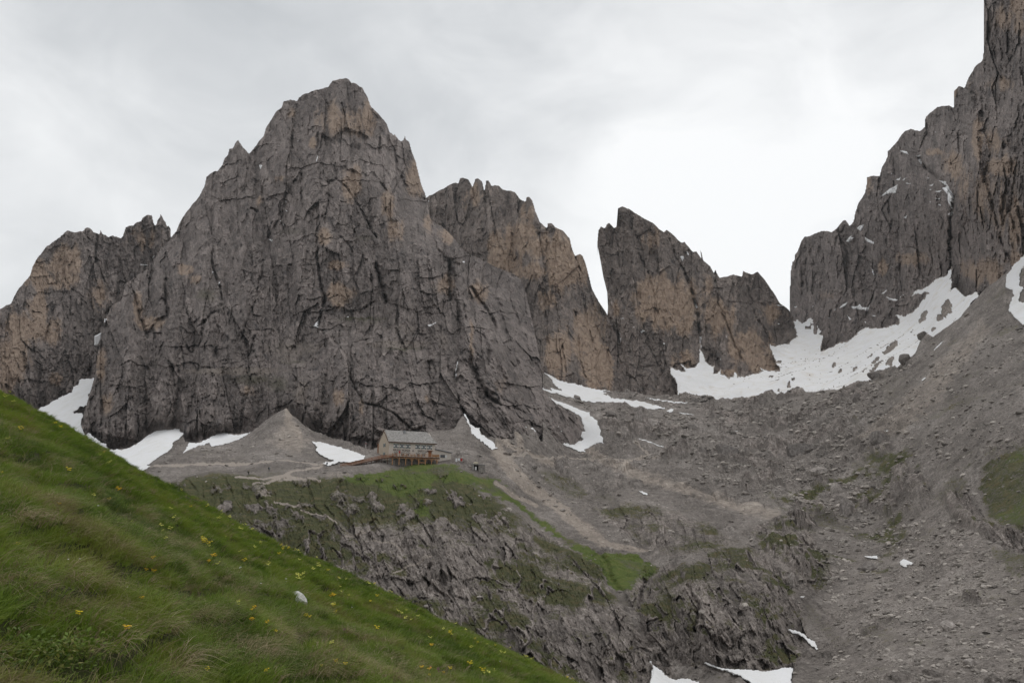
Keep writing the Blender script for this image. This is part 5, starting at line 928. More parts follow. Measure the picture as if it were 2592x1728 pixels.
FL = [('orange', K12, [(627, 597), (770, 1015), (800, 1005), (805, 1030), (755, 1172), (1335, 1260), (1330, 1285), (660, 1395), (1115, 960), (1130, 965), (313, 662), (1760, 1145)]),
 ('orange', K9, [(70, 795), (95, 800), (795, 1000), (325, 1130), (315, 1160), (405, 1165), (1395, 1300), (1330, 1435), (1390, 1440), (1470, 1450)]),
 ('yellow', K12, [(90, 270), (285, 240), (355, 485), (585, 632), (1085, 862), (1500, 870), (1530, 878), (1380, 855), (1735, 995), (1765, 1210), (1100, 655), (1480, 915), (1635, 1255), (1470, 1330), (545, 365), (1008, 678), (90, 888), (410, 1280), (1305, 970), (1085, 908), (15, 490), (70, 65), (325, 240)]),
 ('yellow', K9, [(20, 660), (40, 690), (500, 690), (540, 700), (500, 705), (840, 870), (1050, 910), (1070, 1000), (1030, 1020), (820, 1110), (1500, 1225), (1510, 1235), (1675, 1270), (1765, 1275), (1650, 1240), (1510, 1465), (1700, 1465), (1640, 1415), (2200, 1430), (2230, 1430), (830, 1405), (660, 1125), (470, 1210), (60, 1470), (750, 1420), (400, 1470), (1380, 1468), (880, 1420), (1065, 1200)]),
 ('pale', K12, [(45, 60), (45, 50), (35, 315), (890, 685), (900, 690), (1070, 845), (1105, 885), (900, 805), (840, 785), (865, 800), (1595, 1030), (1575, 1030), (1610, 1028), (1580, 1065), (1415, 978), (1690, 985), (1685, 965), (1180, 675), (1165, 722), (1290, 775), (1340, 775), (1580, 895), (1790, 1505), (1760, 1405), (1260, 1185), (570, 437), (580, 440), (690, 745), (930, 735), (875, 850), (5, 100), (140, 150), (65, 130), (1200, 840), (1275, 905), (490, 620), (540, 350), (530, 390), (895, 545), (960, 575)]),
 ('pale', K9, [(130, 530), (370, 675), (580, 720), (600, 720), (605, 775), (720, 820), (715, 800), (775, 835), (415, 815), (590, 872), (615, 872), (635, 875), (600, 915), (130, 820), (890, 885), (1010, 915), (1025, 915), (1130, 950), (1145, 970), (1200, 990), (900, 990), (850, 960), (840, 935), (800, 1070), (235, 1045), (235, 1060), (1245, 1070), (1215, 1100), (1240, 1130), (1270, 1130), (1315, 1110), (1510, 1220), (1390, 1245), (1470, 1190), (1720, 1275), (1810, 1305), (1635, 1310), (1720, 1470), (1690, 1460), (2000, 1330), (1940, 1350), (1985, 1365), (2240, 1455), (795, 1290), (1600, 1180), (1800, 1320), (1830, 1335), (1865, 1290), (1765, 1440), (1180, 1090), (690, 835), (660, 620), (60, 450), (150, 475), (185, 510), (265, 515), (280, 560), (330, 590), (250, 590), (330, 700), (710, 745), (620, 690), (530, 650), (840, 900), (1540, 1150), (1960, 1320)]),
 ('white', K12, [(285, 597), (310, 650), (520, 708), (660, 1108), (420, 965), (1510, 1060), (1270, 1012), (345, 960)]), ('white', K9, [(250, 855), (515, 905), (360, 935), (1795, 1380), (910, 1055)]),
 ('purple', K9, [(1390, 1415), (1430, 1430), (870, 1190)])]
def build_flowers():
    lab = {'yellow': ('bright yellow alpine flower head on a thin stem in the foreground grass', 'yellow alpine flowers in the grass'), 'orange': ('deep golden yellow flower cluster on a thin stem in the foreground grass', 'golden yellow flower clusters in the grass'),
           'pale': ('pale lemon yellow flower head on a thin stem in the foreground grass', 'pale yellow flowers in the grass'), 'white': ('small white flower in the foreground grass', 'small white flowers in the grass'), 'purple': ('purple spike of blossom in the grass near the bottom edge', 'purple flower spikes in the grass')}
    proto = {}
    for kind, K, pts in FL:
        S = np.array(T(*K, pts)); P, hit = grass_hit(S[:, 0], S[:, 1]+2)
        for sh in (10, 20, 32, 46):
            m_ = ~hit
            if m_.any(): P2, h2 = grass_hit(S[m_, 0], S[m_, 1]+sh); P[m_] = P2; hit[m_] = h2
        for p, h in zip(P, hit):
            if not h: 
                continue
            if kind not in proto: o = proto[kind] = flower(kind)
            else: o = copy_tree(proto[kind])
            r = math.hypot(p[0], p[1]); k = random.uniform(.55, .95)*(1.2 if r > 15 else .85)*(.7 if r < 12 else 1)
            o.location = (p[0], p[1], float(gz(p[0], p[1]))+.02); o.scale = (k, k, k*.9); o.rotation_euler = (random.uniform(-.2, .2), .15+random.uniform(-.2, .2), random.uniform(0, 6.28))
            tag(o, lab[kind][0], 'flower', lab[kind][1])
build_flowers()
def stone_in_grass(x, y, w, h, lab, seed, tn=3.2):
    P, hit = grass_hit([x], [y]); P = P[0]; k = np.linalg.norm(P)/F
    m = NT('white_stone'); n = m.noise(18., m.pos(), 5, .7); m.col(m.ramp(n, [(.35, (.34, .33, .31)), (.6, (.62, .61, .59))])); m.bump(n, .01, .6)
    o = bpy.data.objects.new('stone', rock_mesh(seed, 2, m.m, .75)); COL.objects.link(o)
    o.location = P+np.array([0, 0, h*k*.35]); o.scale = (w*k*.72, w*k*.5, h*k*.85); o.rotation_euler = (.2, .55, .3); tag(o, lab, 'stone')
stone_in_grass(757, 1528, 42, 26, 'white stone half sunk in the grass in the middle of the foreground slope', 901)
stone_in_grass(903, 1562, 18, 11, 'small white stone on a bare patch right of the larger white stone', 902)
stone_in_grass(680, 1686, 24, 12, 'grey white stone in the grass near the bottom edge', 903)
# ================================================================ THE HUT
M_WALL = flat('pale_render', (.54, .49, .435), .9, .14, 2.5, bump=.03); M_GABLE = flat('ochre_render', (.42, .35, .275), .9, .12, 2.0, bump=.03)
M_ROOF = None
def roof_mat():
    m = NT('shingle_roof'); v = m.n.new('ShaderNodeTexVoronoi'); v.inputs['Scale'].default_value = 3.0; m.L(m.pos((1, 1, 1.4)), v.inputs['Vector'])
    n = m.noise(1.5, m.pos(), 4, .6); s = m.math('ADD', m.math('MULTIPLY', v.outputs['Color'], .5), m.math('MULTIPLY', n, .5))
    m.col(m.ramp(s, [(.25, (.18, .17, .16)), (.5, (.28, .265, .25)), (.75, (.40, .38, .36))])); m.bump(s, .05, .6); return m.m
M_ROOF = roof_mat()
M_WOOD = flat('orange_timber', (.28, .125, .06), .7, .25, 4., bump=.01); M_WOODL = flat('light_timber', (.39, .205, .095), .7, .2, 4., bump=.01); M_WOODD = flat('dark_timber', (.09, .05, .035), .8, .3, 4.)
M_GLASS = flat('window_glass', (.04, .05, .06), .15, .2, 2., .5); M_FRAME = flat('white_paint', (.62, .62, .60), .6, .06); M_GREEN = flat('green_shutter_paint', (.055, .10, .10), .6, .1); M_LET = flat('painted_letter', (.045, .025, .022), .9, .2)
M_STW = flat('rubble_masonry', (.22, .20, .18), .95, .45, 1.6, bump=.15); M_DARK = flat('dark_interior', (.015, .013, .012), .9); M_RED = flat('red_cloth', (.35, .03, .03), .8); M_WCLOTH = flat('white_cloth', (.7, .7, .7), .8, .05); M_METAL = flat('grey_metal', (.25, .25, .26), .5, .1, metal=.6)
TH = math.radians(29.)
E1 = np.array([math.cos(TH), math.sin(TH), 0.]); E2 = np.array([-math.sin(TH), math.cos(TH), 0.])
HO = pt(984, 1152.8, 290.)
def solve(o, e, xt):
    lo, hi = 0., 40.
    s = 1 if project(o+e*1.)[0] > project(o)[0] else -1
    for _ in range(50):
        m = (lo+hi)/2
        if (project(o+e*m)[0]-xt)*s < 0: lo = m
        else: hi = m
    return lo
HW = solve(HO, E1, 1100.3); HD = min(solve(HO, E2, 957.5), 12.)
def zat(o, yt):
    lo, hi = -30., 30.
    for _ in range(50):
        m = (lo+hi)/2
        if project(o+np.array([0, 0, m]))[1] > yt: lo = m
        else: hi = m
    return lo
EH = zat(HO, 1114.5); RH = zat(HO+E2*HD/2, 1089.0)
def hx(xt): return solve(HO, E1, xt)
def window(parent, x, z, w, h, face='front', arch=True, shut=True, name='window'):
    f = MB(); y = -.05
    def M_(pts): return pts
    fr = MB(); fr.box(x-w/2-.06, x+w/2+.06, -.06, .05, z-.06, z, 0); fr.box(x-w/2-.06, x+w/2+.06, -.06, .05, z+h, z+h+.06); fr.box(x-w/2-.06, x-w/2, -.06, .05, z, z+h); fr.box(x+w/2, x+w/2+.06, -.06, .05, z, z+h); fr.box(x-.025, x+.025, -.055, .04, z, z+h); fr.box(x-w/2, x+w/2, -.05, .03, z+h*.55, z+h*.55+.04)
    o = fr.build(name, M_FRAME, parent)
    MB().box(x-w/2, x+w/2, -.02, .02, z, z+h).build('pane', M_GLASS, o)
    if shut:
        for s_ in (-1, 1):
            x0 = x+s_*(w/2+.08); x1 = x0+s_*w*.62; a, b = min(x0, x1), max(x0, x1)
            sh = MB(); sh.box(a, b, -.10, -.045, z-.05, z+h*.30); sh.box(a, b, -.10, -.045, z+h*.70, z+h+.05)
            k = sh.build('shutter', M_GREEN, o)
            wb = MB(); wb.box(a, b, -.10, -.045, z+h*.30+.002, z+h*.70-.002); wb.build('shutter_panel', M_FRAME, o)
    return o
def build_hut():
    hut = empty('mountain_hut', HO, TH, label='large pale alpine hut with grey shingled roof and a row of shuttered windows', cat='hut')
    W, D, H = HW, HD, EH; zb = -3.2
    apex = D/2; gz_ = RH-.15
    w = MB(); t = .35
    # front, back and the two gable ends
    w.box(0, W, 0, t, zb, H); w.box(0, W, D-t, D, zb, H)
    for x in (0, W-t):
        w.poly([(x, t, zb), (x, D-t, zb), (x, D-t, H), (x, D/2, gz_), (x, t, H)], (t, 0, 0))
    w.build('wall', M_WALL, hut)
    g = MB(); g.poly([(-.03, .02, zb), (-.03, D-.02, zb), (-.03, D-.02, H), (-.03, D/2, gz_), (-.03, .02, H)], (.028, 0, 0)); g.build('gable_render', M_GABLE, hut)
    # roof with clipped right end
    r = MB(); ov = .75; sl = (RH-H)/(D/2); ze = H-sl*ov; hip = 1.5
    def quad(a, b, c, d): r.poly([a, b, c, d], (0, 0, .22))
    quad((-.55, -ov, ze), (W+.6, -ov, ze), (W+.6-hip, D/2, RH), (.35, D/2, RH)); quad((.35, D/2, RH), (W+.6-hip, D/2, RH), (W+.6, D+ov, ze), (-.55, D+ov, ze))
    r.poly([(W+.6, -ov, ze), (W+.6, D+ov, ze), (W+.6-hip, D/2, RH)], (0, 0, .22))
    ro = r.build('roof', M_ROOF, hut)
    MB().box(-.5, W+.55, -ov-.05, -ov, ze-.10, ze+.16).build('gutter', M_WOODD, ro)
    v = MB(); v.bar((-.58, -ov, ze+.05), (-.30, D/2, RH+.08), .06, .28); v.bar((-.58, D+ov, ze+.05), (-.30, D/2, RH+.08), .06, .28); v.build('verge_board', M_WOODD, ro)
    sh = MB(); sh.box(-.35, -.05, D-.1, D+.15, zb, ze+.3); sh.build('downpipe', M_WOOD, hut)
    cx = hx(1033); c = MB(); c.box(cx-.3, cx+.3, D/2-1.5, D/2-.9, RH-1.3, RH+.35); ch = c.build('chimney', M_METAL, ro); MB().box(cx-.38, cx+.38, D/2-1.58, D/2-.82, RH+.36, RH+.44).build('cap', M_WOODD, ch)
    c = MB(); cx = hx(1040); c.box(cx-.25, cx+.25, D/2+.2, D/2+.8, RH-.6, RH+.45); c.build('chimney', M_STW, ro)
    for xs in (1001.8, 1016.9, 1032, 1057, 1072, 1087):
        x = hx(xs); window(hut, x, H-2.4, .75, 1.3)
    for xs in (1002, 1019, 1032, 1058, 1072):
        x = hx(xs); window(hut, x, .2, 1.15, .85, shut=False)
        a = MB()
        for k in range(7): 
            t0, t1 = math.pi*k/7, math.pi*(k+1)/7
            a.bar((x-.8*math.cos(t0), -.06, 1.12+.3*math.sin(t0)), (x-.8*math.cos(t1), -.06, 1.12+.3*math.sin(t1)), .08, .14)
        a.build('window_arch', M_GREEN, hut)
    dx = hx(1088); d = MB(); d.box(dx-.6, dx+.6, -.05, .03, .05, 2.1); do = d.build('door', M_WOOD, hut); MB().tube((dx+.45, -.1, 1.0), (dx+.45, -.1, 1.15), .03).build('handle', M_METAL, do)
    hd = MB(); hd.box(dx-.95, dx+.95, -1.0, .0, 2.2, 2.34); hd.build('door_canopy', M_WOOD, hut)
    # gable windows (on the left end): built as their own small frames turned with the wall
    for zz in (H-1.9, H-5.0):
        e = bpy.data.objects.new('window', None)
        fr = MB(); y = D*.42; fr.box(-.10, -.03, y-.45, y-.38, zz, zz+1.2); fr.box(-.10, -.03, y+.38, y+.45, zz, zz+1.2); fr.box(-.10, -.03, y-.38, y+.38, zz+1.13, zz+1.2); fr.box(-.10, -.03, y-.38, y+.38, zz, zz+.07); fr.box(-.09, -.03, y-.03, y+.03, zz+.07, zz+1.13)
        o = fr.build('window', M_FRAME, hut); MB().box(-.06, -.034, y-.38, y+.38, zz+.07, zz+1.13).build('pane', M_GLASS, o)
        for s_ in (-1, 1): a, b = sorted((y+s_*.47, y+s_*.95)); MB().box(-.12, -.06, a, b, zz-.03, zz+1.23).build('shutter', M_GREEN, o)
    # the painted name
    def text(s_, x0, x1, z, h):
        cu = bpy.data.curves.new('lettering', 'FONT'); cu.body = s_; cu.size = 1; cu.extrude = .01; cu.offset = .025
        ob = bpy.data.objects.new('lettering', cu); COL.objects.link(ob); bpy.context.view_layer.update()
        me = bpy.data.meshes.new_from_object(ob.evaluated_get(bpy.context.evaluated_depsgraph_get())); bpy.data.objects.remove(ob)
        xs = [v.co.x for v in me.vertices]; ys = [v.co.y for v in me.vertices]; kx = (x1-x0)/(max(xs)-min(xs)); ky = h/(max(ys)-min(ys)); mx, my = min(xs), min(ys)
        for v in me.vertices: v.co = Vector((x0+(v.co.x-mx)*kx, -.03+v.co.z*.5, z+(v.co.y-my)*ky))
        me.materials.clear(); me.materials.append(M_LET); o = bpy.data.objects.new('lettering', me); COL.objects.link(o); o.parent = hut
    text('RIFUGIO VICENZA', hx(994.5), hx(1038), H*.32, .76); text('AL', hx(1043), hx(1048), H*.32, .76); text('SASSO LUNGO', hx(1057), hx(1093), H*.32, .76)
    # lean-to annex on the right
    x0 = W; x1 = solve(HO, E1, 1143); a0, a1 = zat(HO+E1*x0, 1136.5), zat(HO+E1*x1, 1146)
    an = MB(); yb = .6; an.poly([(x0+.01, yb, -3.), (x1, yb, -3.), (x1, yb, a1), (x0+.01, yb, a0)], (0, 6., 0)); an.build('annex_wall', M_WALL, hut)
    ar = MB(); ar.poly([(x0+.02, -.1, a0+.05), (x1+.5, -.1, a1), (x1+.5, 7., a1), (x0+.02, 7., a0+.05)], (0, 0, .2)); ar.build('annex_roof', M_METAL, hut)
    wx = hx(1122); o = MB()
    fr = MB(); fr.box(wx-.9, wx+.9, yb-.06, yb+.02, .0, .1); fr.box(wx-.9, wx+.9, yb-.06, yb+.02, 1.0, 1.1); fr.box(wx-.05, wx+.05, yb-.06, yb+.02, .1, 1.0); fr.box(wx-.9, wx-.82, yb-.06, yb+.02, .1, 1.0); fr.box(wx+.82, wx+.9, yb-.06, yb+.02, .1, 1.0)
    o = fr.build('window', M_WOODD, hut); MB().box(wx-.82, wx+.82, yb-.03, yb+.01, .1, 1.0).build('pane', M_GLASS, o)
    for s_ in (-1, 1): a, b = sorted((wx+s_*.95, wx+s_*1.65)); MB().box(a, b, yb-.12, yb-.06, .0, 1.05).build('shutter', M_FRAME, o)
    return hut
HUT = build_hut()
def toworld(x, y, z): return HO+E1*x+E2*y+np.array([0, 0, z])
def hut_local(px, py, ydepth):
    """hut coordinates of the point seen at (px, py) on the plane at ydepth in front of the facade"""
    d = ray(px, py); o = HO+E2*ydepth; n = E2; t = np.dot(o, n)/np.dot(d, n); p = d*t-HO
    return float(np.dot(p, E1)), float(p[2])
def build_deck():
    dk = empty('wooden_terrace', toworld(0, -3, 0), TH, label='orange timber terrace on posts running along the front of the hut', cat='terrace')
    yf = -3.6+3; yb = -.1+3
    x0, _ = hut_local(993, 1153, -3.6); x1, _ = hut_local(1112, 1157, -3.6)
    fl = MB(); n = int((x1-x0)/.22)
    for i in range(n): a = x0+(x1-x0)*i/n; fl.box(a+.01, a+(x1-x0)/n-.01, yf, yb-.02, -.42, -.34)
    fl.build('floor', M_WOOD, dk)
    MB().box(x0-.1, x1+.1, yf-.12, yf-.02, -.75, -.36).build('front_beam', M_WOODD, dk)
    MB().box(x0-.1, x1+.1, yf-.02, yf+.14, -.95, -.76).build('sill_beam', M_WOODL, dk)
    for xs in (993.6, 1010.4, 1027.3, 1043, 1060, 1077, 1092.7, 1106.5):
        x, _ = hut_local(xs, 1160, -3.6); p = MB(); p.box(x-.12, x+.12, yf-.02, yf+.20, -3.3, -.96); po = p.build('post', M_WOODL, dk)
        if xs > 1030:
            b = MB(); b.bar((x-.1, yf+.09, -1.75), (x-.85, yf+.09, -.98), .1, .12); b.bar((x+.1, yf+.09, -1.75), (x+.85, yf+.09, -.98), .1, .12); b.build('brace', M_WOODL, po)
    MB().box(hut_local(1060, 1160, -3.6)[0]+.13, hut_local(1077, 1160, -3.6)[0]-.13, yf, yf+.1, -2.35, -2.1).build('cross_beam', M_WOODL, dk)
    ra = MB(); m = 13
    for i in range(m+1): a = x0+(x1-x0)*i/m; ra.box(a-.05, a+.05, yf-.06, yf+.04, -.34, .72)
    ra.box(x0-.08, x1+.08, yf-.09, yf+.07, .72, .80)
    for z in (.0, .34): ra.box(x0, x1, yf-.05, yf-.02, z-.03, z+.05)
    for y_ in (yf+.5, yf+2.2): ra.box(x1-.05, x1+.05, y_, y_+.1, -.34, .72)
    ra.box(x1-.06, x1+.06, yf+.08, yb-.2, .66, .76); ra.box(x1-.03, x1+.03, yf+.08, yb-.2, .05, .45); ra.box(x1-2.6, x1-.1, yf+.10, yf+.14, -.1, .6)
    ra.build('railing', M_WOODL, dk)
    # tables and benches
    def table():
        r = empty('picnic_table', (0, 0, 0), 0, cat='table', group='picnic tables on the terrace')
        MB().box(-.9, .9, -.35, .35, .68, .74).build('table_top', M_WOOD, r)
        for s_ in (-1, 1):
            MB().box(-.9, .9, s_*.62-.13, s_*.62+.13, .42, .47).build('bench_seat', M_WOOD, r)
            l = MB(); l.bar((s_*.65, -.6, 0), (s_*.65, -.2, .68), .06, .08); l.bar((s_*.65, .6, 0), (s_*.65, .2, .68), .06, .08); l.bar((s_*.65, -.7, .38), (s_*.65, .7, .38), .06, .08); l.build('leg_frame', M_WOODL, r)
        return r
    p = table(); lb = ['picnic table by the left end of the terrace railing', 'picnic table on the terrace under the second arched window', 'picnic table on the terrace between the two groups of lower windows', 'picnic table on the terrace in front of the right-hand arched windows', 'picnic table at the right end of the terrace past the door']
    for i, xs in enumerate((1000, 1024, 1046, 1064, 1101)):
        o = p if i == 0 else copy_tree(p); x, _ = hut_local(xs, 1150, -2.2); o.location = toworld(x, -2.2, -.34); o.rotation_euler = (0, 0, TH); o['label'] = lb[i]
    # red parasol, closed
    x, _ = hut_local(1011.5, 1142, -2.6); u = empty('parasol', toworld(x, -2.6, -.34), TH, label='small red closed parasol standing on the terrace left of centre', cat='parasol')
    MB().tube((0, 0, 0), (0, 0, 2.0), .03).build('pole', M_WOODL, u); MB().ball((0, 0, 1.5), (.30, .30, .42), 3).build('canopy', M_RED, u, True); MB().box(-.3, .3, -.3, .3, 0, .08).build('base', M_METAL, u)
    # masonry below
    sw = MB(); xa, _ = hut_local(1000, 1170, -1.5); xb, _ = hut_local(1108, 1170, -1.5)
    ws = empty('retaining_wall', toworld(0, -.6, -3.2), TH, label='dark rubble stone wall under the timber terrace', cat='wall')
    me = MB(); nx = 40
    for i in range(nx):
        a = xa+(xb-xa)*i/nx; b = xa+(xb-xa)*(i+1)/nx
        for j in range(5): me.box(a+.0, b-.03, .0-random.uniform(0, .12), .5, j*.5-.2, j*.5+.27)
    me.build('masonry', M_STW, ws); return x0
DX0 = build_deck()
def build_ramp():
    # boardwalk that climbs from the left to the terrace
    pts = [(862, 1180, 281.), (890, 1176, 282.5), (915, 1170, 284), (940, 1164, 285), (966, 1158.5, 286.), (995, 1155, 286.5)]
    P = np.array([pt(x, y, d) for x, y, d in pts]); 
    bw = empty('boardwalk', P[0], 0, label='long sloping timber walkway with railings climbing to the terrace from the left', cat='walkway')
    q = P-P[0]; fl = MB(); ra = MB(); sp_ = MB(); back = np.array([.12, 1.9, 0])
    for a, b in zip(q[:-1], q[1:]):
        fl.poly([a, b, b+back, a+back], (0, 0, -.10)); sp_.poly([a-np.array([0, .02, .10]), b-np.array([0, .02, .10]), b-np.array([0, .02, .42]), a-np.array([0, .02, .42])], (0, .12, 0))
        for off in (np.zeros(3), back):
            ra.bar(a+off+[0, 0, .95], b+off+[0, 0, .95], .08, .08); ra.bar(a+off+[0, 0, .5], b+off+[0, 0, .5], .05, .14)
            for t in (0, .33, .66): c = a+(b-a)*t+off; ra.box(c[0]-.05, c[0]+.05, c[1]-.05, c[1]+.05, c[2]-.05, c[2]+.98)
    fl.build('floor', M_WOOD, bw); ra.build('railing', M_WOOD, bw); sp_.build('side_beam', M_WOODD, bw)
    for i in (2, 3, 4):
        for t in (0., .5):
            c = q[i]+(q[min(i+1, 5)]-q[i])*t; MB().box(c[0]-.1, c[0]+.1, c[1]+.3, c[1]+.5, c[2]-2.6, c[2]-.43).build('post', M_WOODD, bw)
    # masonry carrying the upper end
    A, B = pt(948, 1168, 287.), pt(1000, 1166, 288.5); w = empty('foundation_wall', A, math.atan2(B[1]-A[1], B[0]-A[0]), label='grey masonry wall under the upper end of the walkway', cat='wall'); L = np.linalg.norm((B-A)[:2])
    m = MB()
    for i in range(16):
        for j in range(6): m.box(L*i/16, L*(i+1)/16-.03, -random.uniform(0, .1), .6, -1.8+j*.42, -1.8+j*.42+.4)
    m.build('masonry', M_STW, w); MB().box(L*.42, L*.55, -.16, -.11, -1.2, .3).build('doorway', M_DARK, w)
build_ramp()
def base_at(x, y): return ground_z(x, y, False)[0]
def build_shed():
    c = pt(1212, 1187, 286.); g = base_at(1212, 1187); r = empty('stone_shed', (c[0], c[1], c[2]), .12, label='low stone shed with a dark open doorway and a rounded straw coloured top', cat='shed')
    s = MB(); s.box(-.1, 2.1, 0, 1.8, -1.2, 1.55); s.box(-2.3, -1.75, 0, 1.8, -1.2, 1.55); s.box(-1.74, -.11, 1.6, 1.8, -1.2, 1.5); s.build('wall', M_STW, r)
    rf = MB(); rf.poly([(-2.5, -.25, 1.75), (2.5, -.25, 1.35), (2.5, 2., 1.45), (-2.5, 2., 1.85)], (0, 0, .14)); ro = rf.build('roof', M_METAL, r)
    MB().ball((-1.0, 1.0, 1.95), (.95, .8, .62), 3, .05).build('dome', flat('straw', (.40, .36, .27), .95, .25, 5., bump=.05), ro, True)
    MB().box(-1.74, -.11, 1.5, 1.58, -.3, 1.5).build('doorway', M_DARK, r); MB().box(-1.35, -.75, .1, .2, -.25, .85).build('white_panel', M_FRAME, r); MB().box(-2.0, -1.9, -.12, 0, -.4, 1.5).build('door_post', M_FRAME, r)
build_shed()
def build_line():
    c = pt(1160, 1169.5, 293.); r = empty('clothesline', c, .2, label='clothesline with white and dark red cloths beside the hut annex', cat='clothesline')
    for x in (-1.9, 1.9): MB().tube((x, 0, -1.), (x, 0, 1.5), .05).build('pole', M_WOODD, r)
    MB().tube((-1.9, 0, 1.4), (1.9, 0, 1.4), .012).build('line', M_METAL, r)
    for x0, x1, z0, m in ((-1.0, -.35, .2, M_WCLOTH), (-.1, .55, .55, M_WCLOTH), (.75, 1.5, .45, M_RED)):
        n = 9; b = bmesh.new(); v0 = None; rows = []
        for i in range(n): x = x0+(x1-x0)*i/(n-1); w = .05*math.sin(i*1.9); rows.append((b.verts.new((x, w*.2, 1.4)), b.verts.new((x, w, z0+.06*math.sin(i)))))
        for p, q in zip(rows[:-1], rows[1:]): b.faces.new((p[0], q[0], q[1], p[1]))
        me = bpy.data.meshes.new('cloth'); b.to_mesh(me); b.free(); me.materials.append(m); o = bpy.data.objects.new('cloth', me); COL.objects.link(o); o.parent = r
        sm = o.modifiers.new('s', 'SOLIDIFY'); sm.thickness = .02
build_line()
c = base_at(926, 1131); mp = empty('marker_pole', c, 0, label='thin red and white marker pole on the slope left of the hut', cat='pole')
MB().tube((0, 0, -.3), (0, 0, .9), .07).build('lower_band', M_FRAME, mp); MB().tube((0, 0, .9), (0, 0, 1.4), .075).build('red_band', M_RED, mp); MB().tube((0, 0, 1.4), (0, 0, 1.8), .07).build('upper_band', M_FRAME, mp)

# ================================================================ HIKERS
def person(px, py, d, jacket, trousers, label, face=0., pose=0, pack=None, hat=None):
    c = pt(px, py, d) if d else base_at(px, py)
    J = dict(pel=(0, 0, .95), chest=(0, 0, 1.32), neck=(0, .01, 1.5), head=(0, .02, 1.63), top=(0, .02, 1.74))
    st = .16 if pose else .05
    V = [(0, 0, .96), (0, 0, 1.15), (0, .0, 1.36), (0, .01, 1.50), (0, .02, 1.60), (0, .03, 1.70),
         (.10, 0, .88), (.11, st, .50), (.11, st*.6, .09), (.11, st*.6+.14, .04), (-.10, 0, .88), (-.11, -st*.3, .50), (-.11, -st*1.4, .10), (-.11, -st*1.4+.14, .04),
         (.19, 0, 1.42), (.25, -.03, 1.15), (.24, .12, .93), (.24, .17, .84), (-.19, 0, 1.42), (-.25, -.03, 1.15), (-.24, .12, .93), (-.24, .17, .84)]
    E = [(0, 1), (1, 2), (2, 3), (3, 4), (4, 5), (0, 6), (6, 7), (7, 8), (8, 9), (0, 10), (10, 11), (11, 12), (12, 13), (2, 14), (14, 15), (15, 16), (16, 17), (2, 18), (18, 19), (19, 20), (20, 21)]
    R = [.15, .14, .16, .06, .085, .075, .095, .06, .045, .04, .095, .06, .045, .04, .07, .048, .036, .04, .07, .048, .036, .04]
    me = bpy.data.meshes.new('person'); me.from_pydata(V, E, []); ob = bpy.data.objects.new('person', me); COL.objects.link(ob)
    ob.modifiers.new('skin', 'SKIN'); ob.modifiers.new('sub', 'SUBSURF').levels = 1
    for i, r in enumerate(R): me.skin_vertices[0].data[i].radius = (r, r*.85); 
    me.skin_vertices[0].data[0].use_root = True
    bpy.context.view_layer.update(); m2 = bpy.data.meshes.new_from_object(ob.evaluated_get(bpy.context.evaluated_depsgraph_get())); bpy.data.objects.remove(ob)
    m2.materials.clear(); SK = flat('skin', (.42, .26, .19), .6, .05)
    for m in (jacket, trousers, SK, M_DARK): m2.materials.append(m)
    for p in m2.polygons:
        z = p.center.z; a = abs(p.center.x)
        p.material_index = 2 if z > 1.5 or (a > .17 and z < .93) else (0 if z > .93 else (1 if z > .1 else 3)); p.use_smooth = True
    o = bpy.data.objects.new('person', m2); COL.objects.link(o); o.location = c; o.rotation_euler = (0, 0, face); tag(o, label, 'person')
    MB().ball((0, .0, 1.735), (.098, .105, .075), 2).build('hair' if not hat else 'hat', hat or M_WOODD, o, True)
    if pack: b = MB(); b.box(-.15, .15, -.33, -.13, 1.02, 1.48, .05); b.build('backpack', pack, o, True)
    f = MB(); f.ball((0, .11, 1.63), (.014, .02, .02), 1); f.build('nose', SK, o, True)
MNAVY = flat('navy_jacket', (.012, .03, .055)); MBLK = flat('black_trousers', (.02, .02, .022)); MBLUE = flat('blue_grey_jacket', (.07, .09, .14)); MOL = flat('olive_jacket', (.05, .06, .03)); MREDJ = flat('dark_red_jacket', (.16, .03, .03))
person(827.5, 1181, 284., MNAVY, MBLK, 'hiker in dark clothes standing against the lower end of the snow patch by the walkway', math.pi*.9, 0)
person(680, 1199, None, MBLUE, MBLK, 'hiker in a blue grey jacket walking on the stony path below the scree cone', -.6, 1, MOL)
person(628.5, 1207, None, MOL, MBLK, 'hiker in olive clothes, furthest left on the stony path', -.6, 1, MBLK)
person(1732, 1019, None, MREDJ, MBLK, 'tiny hiker in dark red standing at the left end of the moraine crest', 0, 0)
person(1635, 1013, None, MBLUE, MBLK, 'tiny hiker by the narrow snow strip at the foot of the far wall', 1.2, 1)
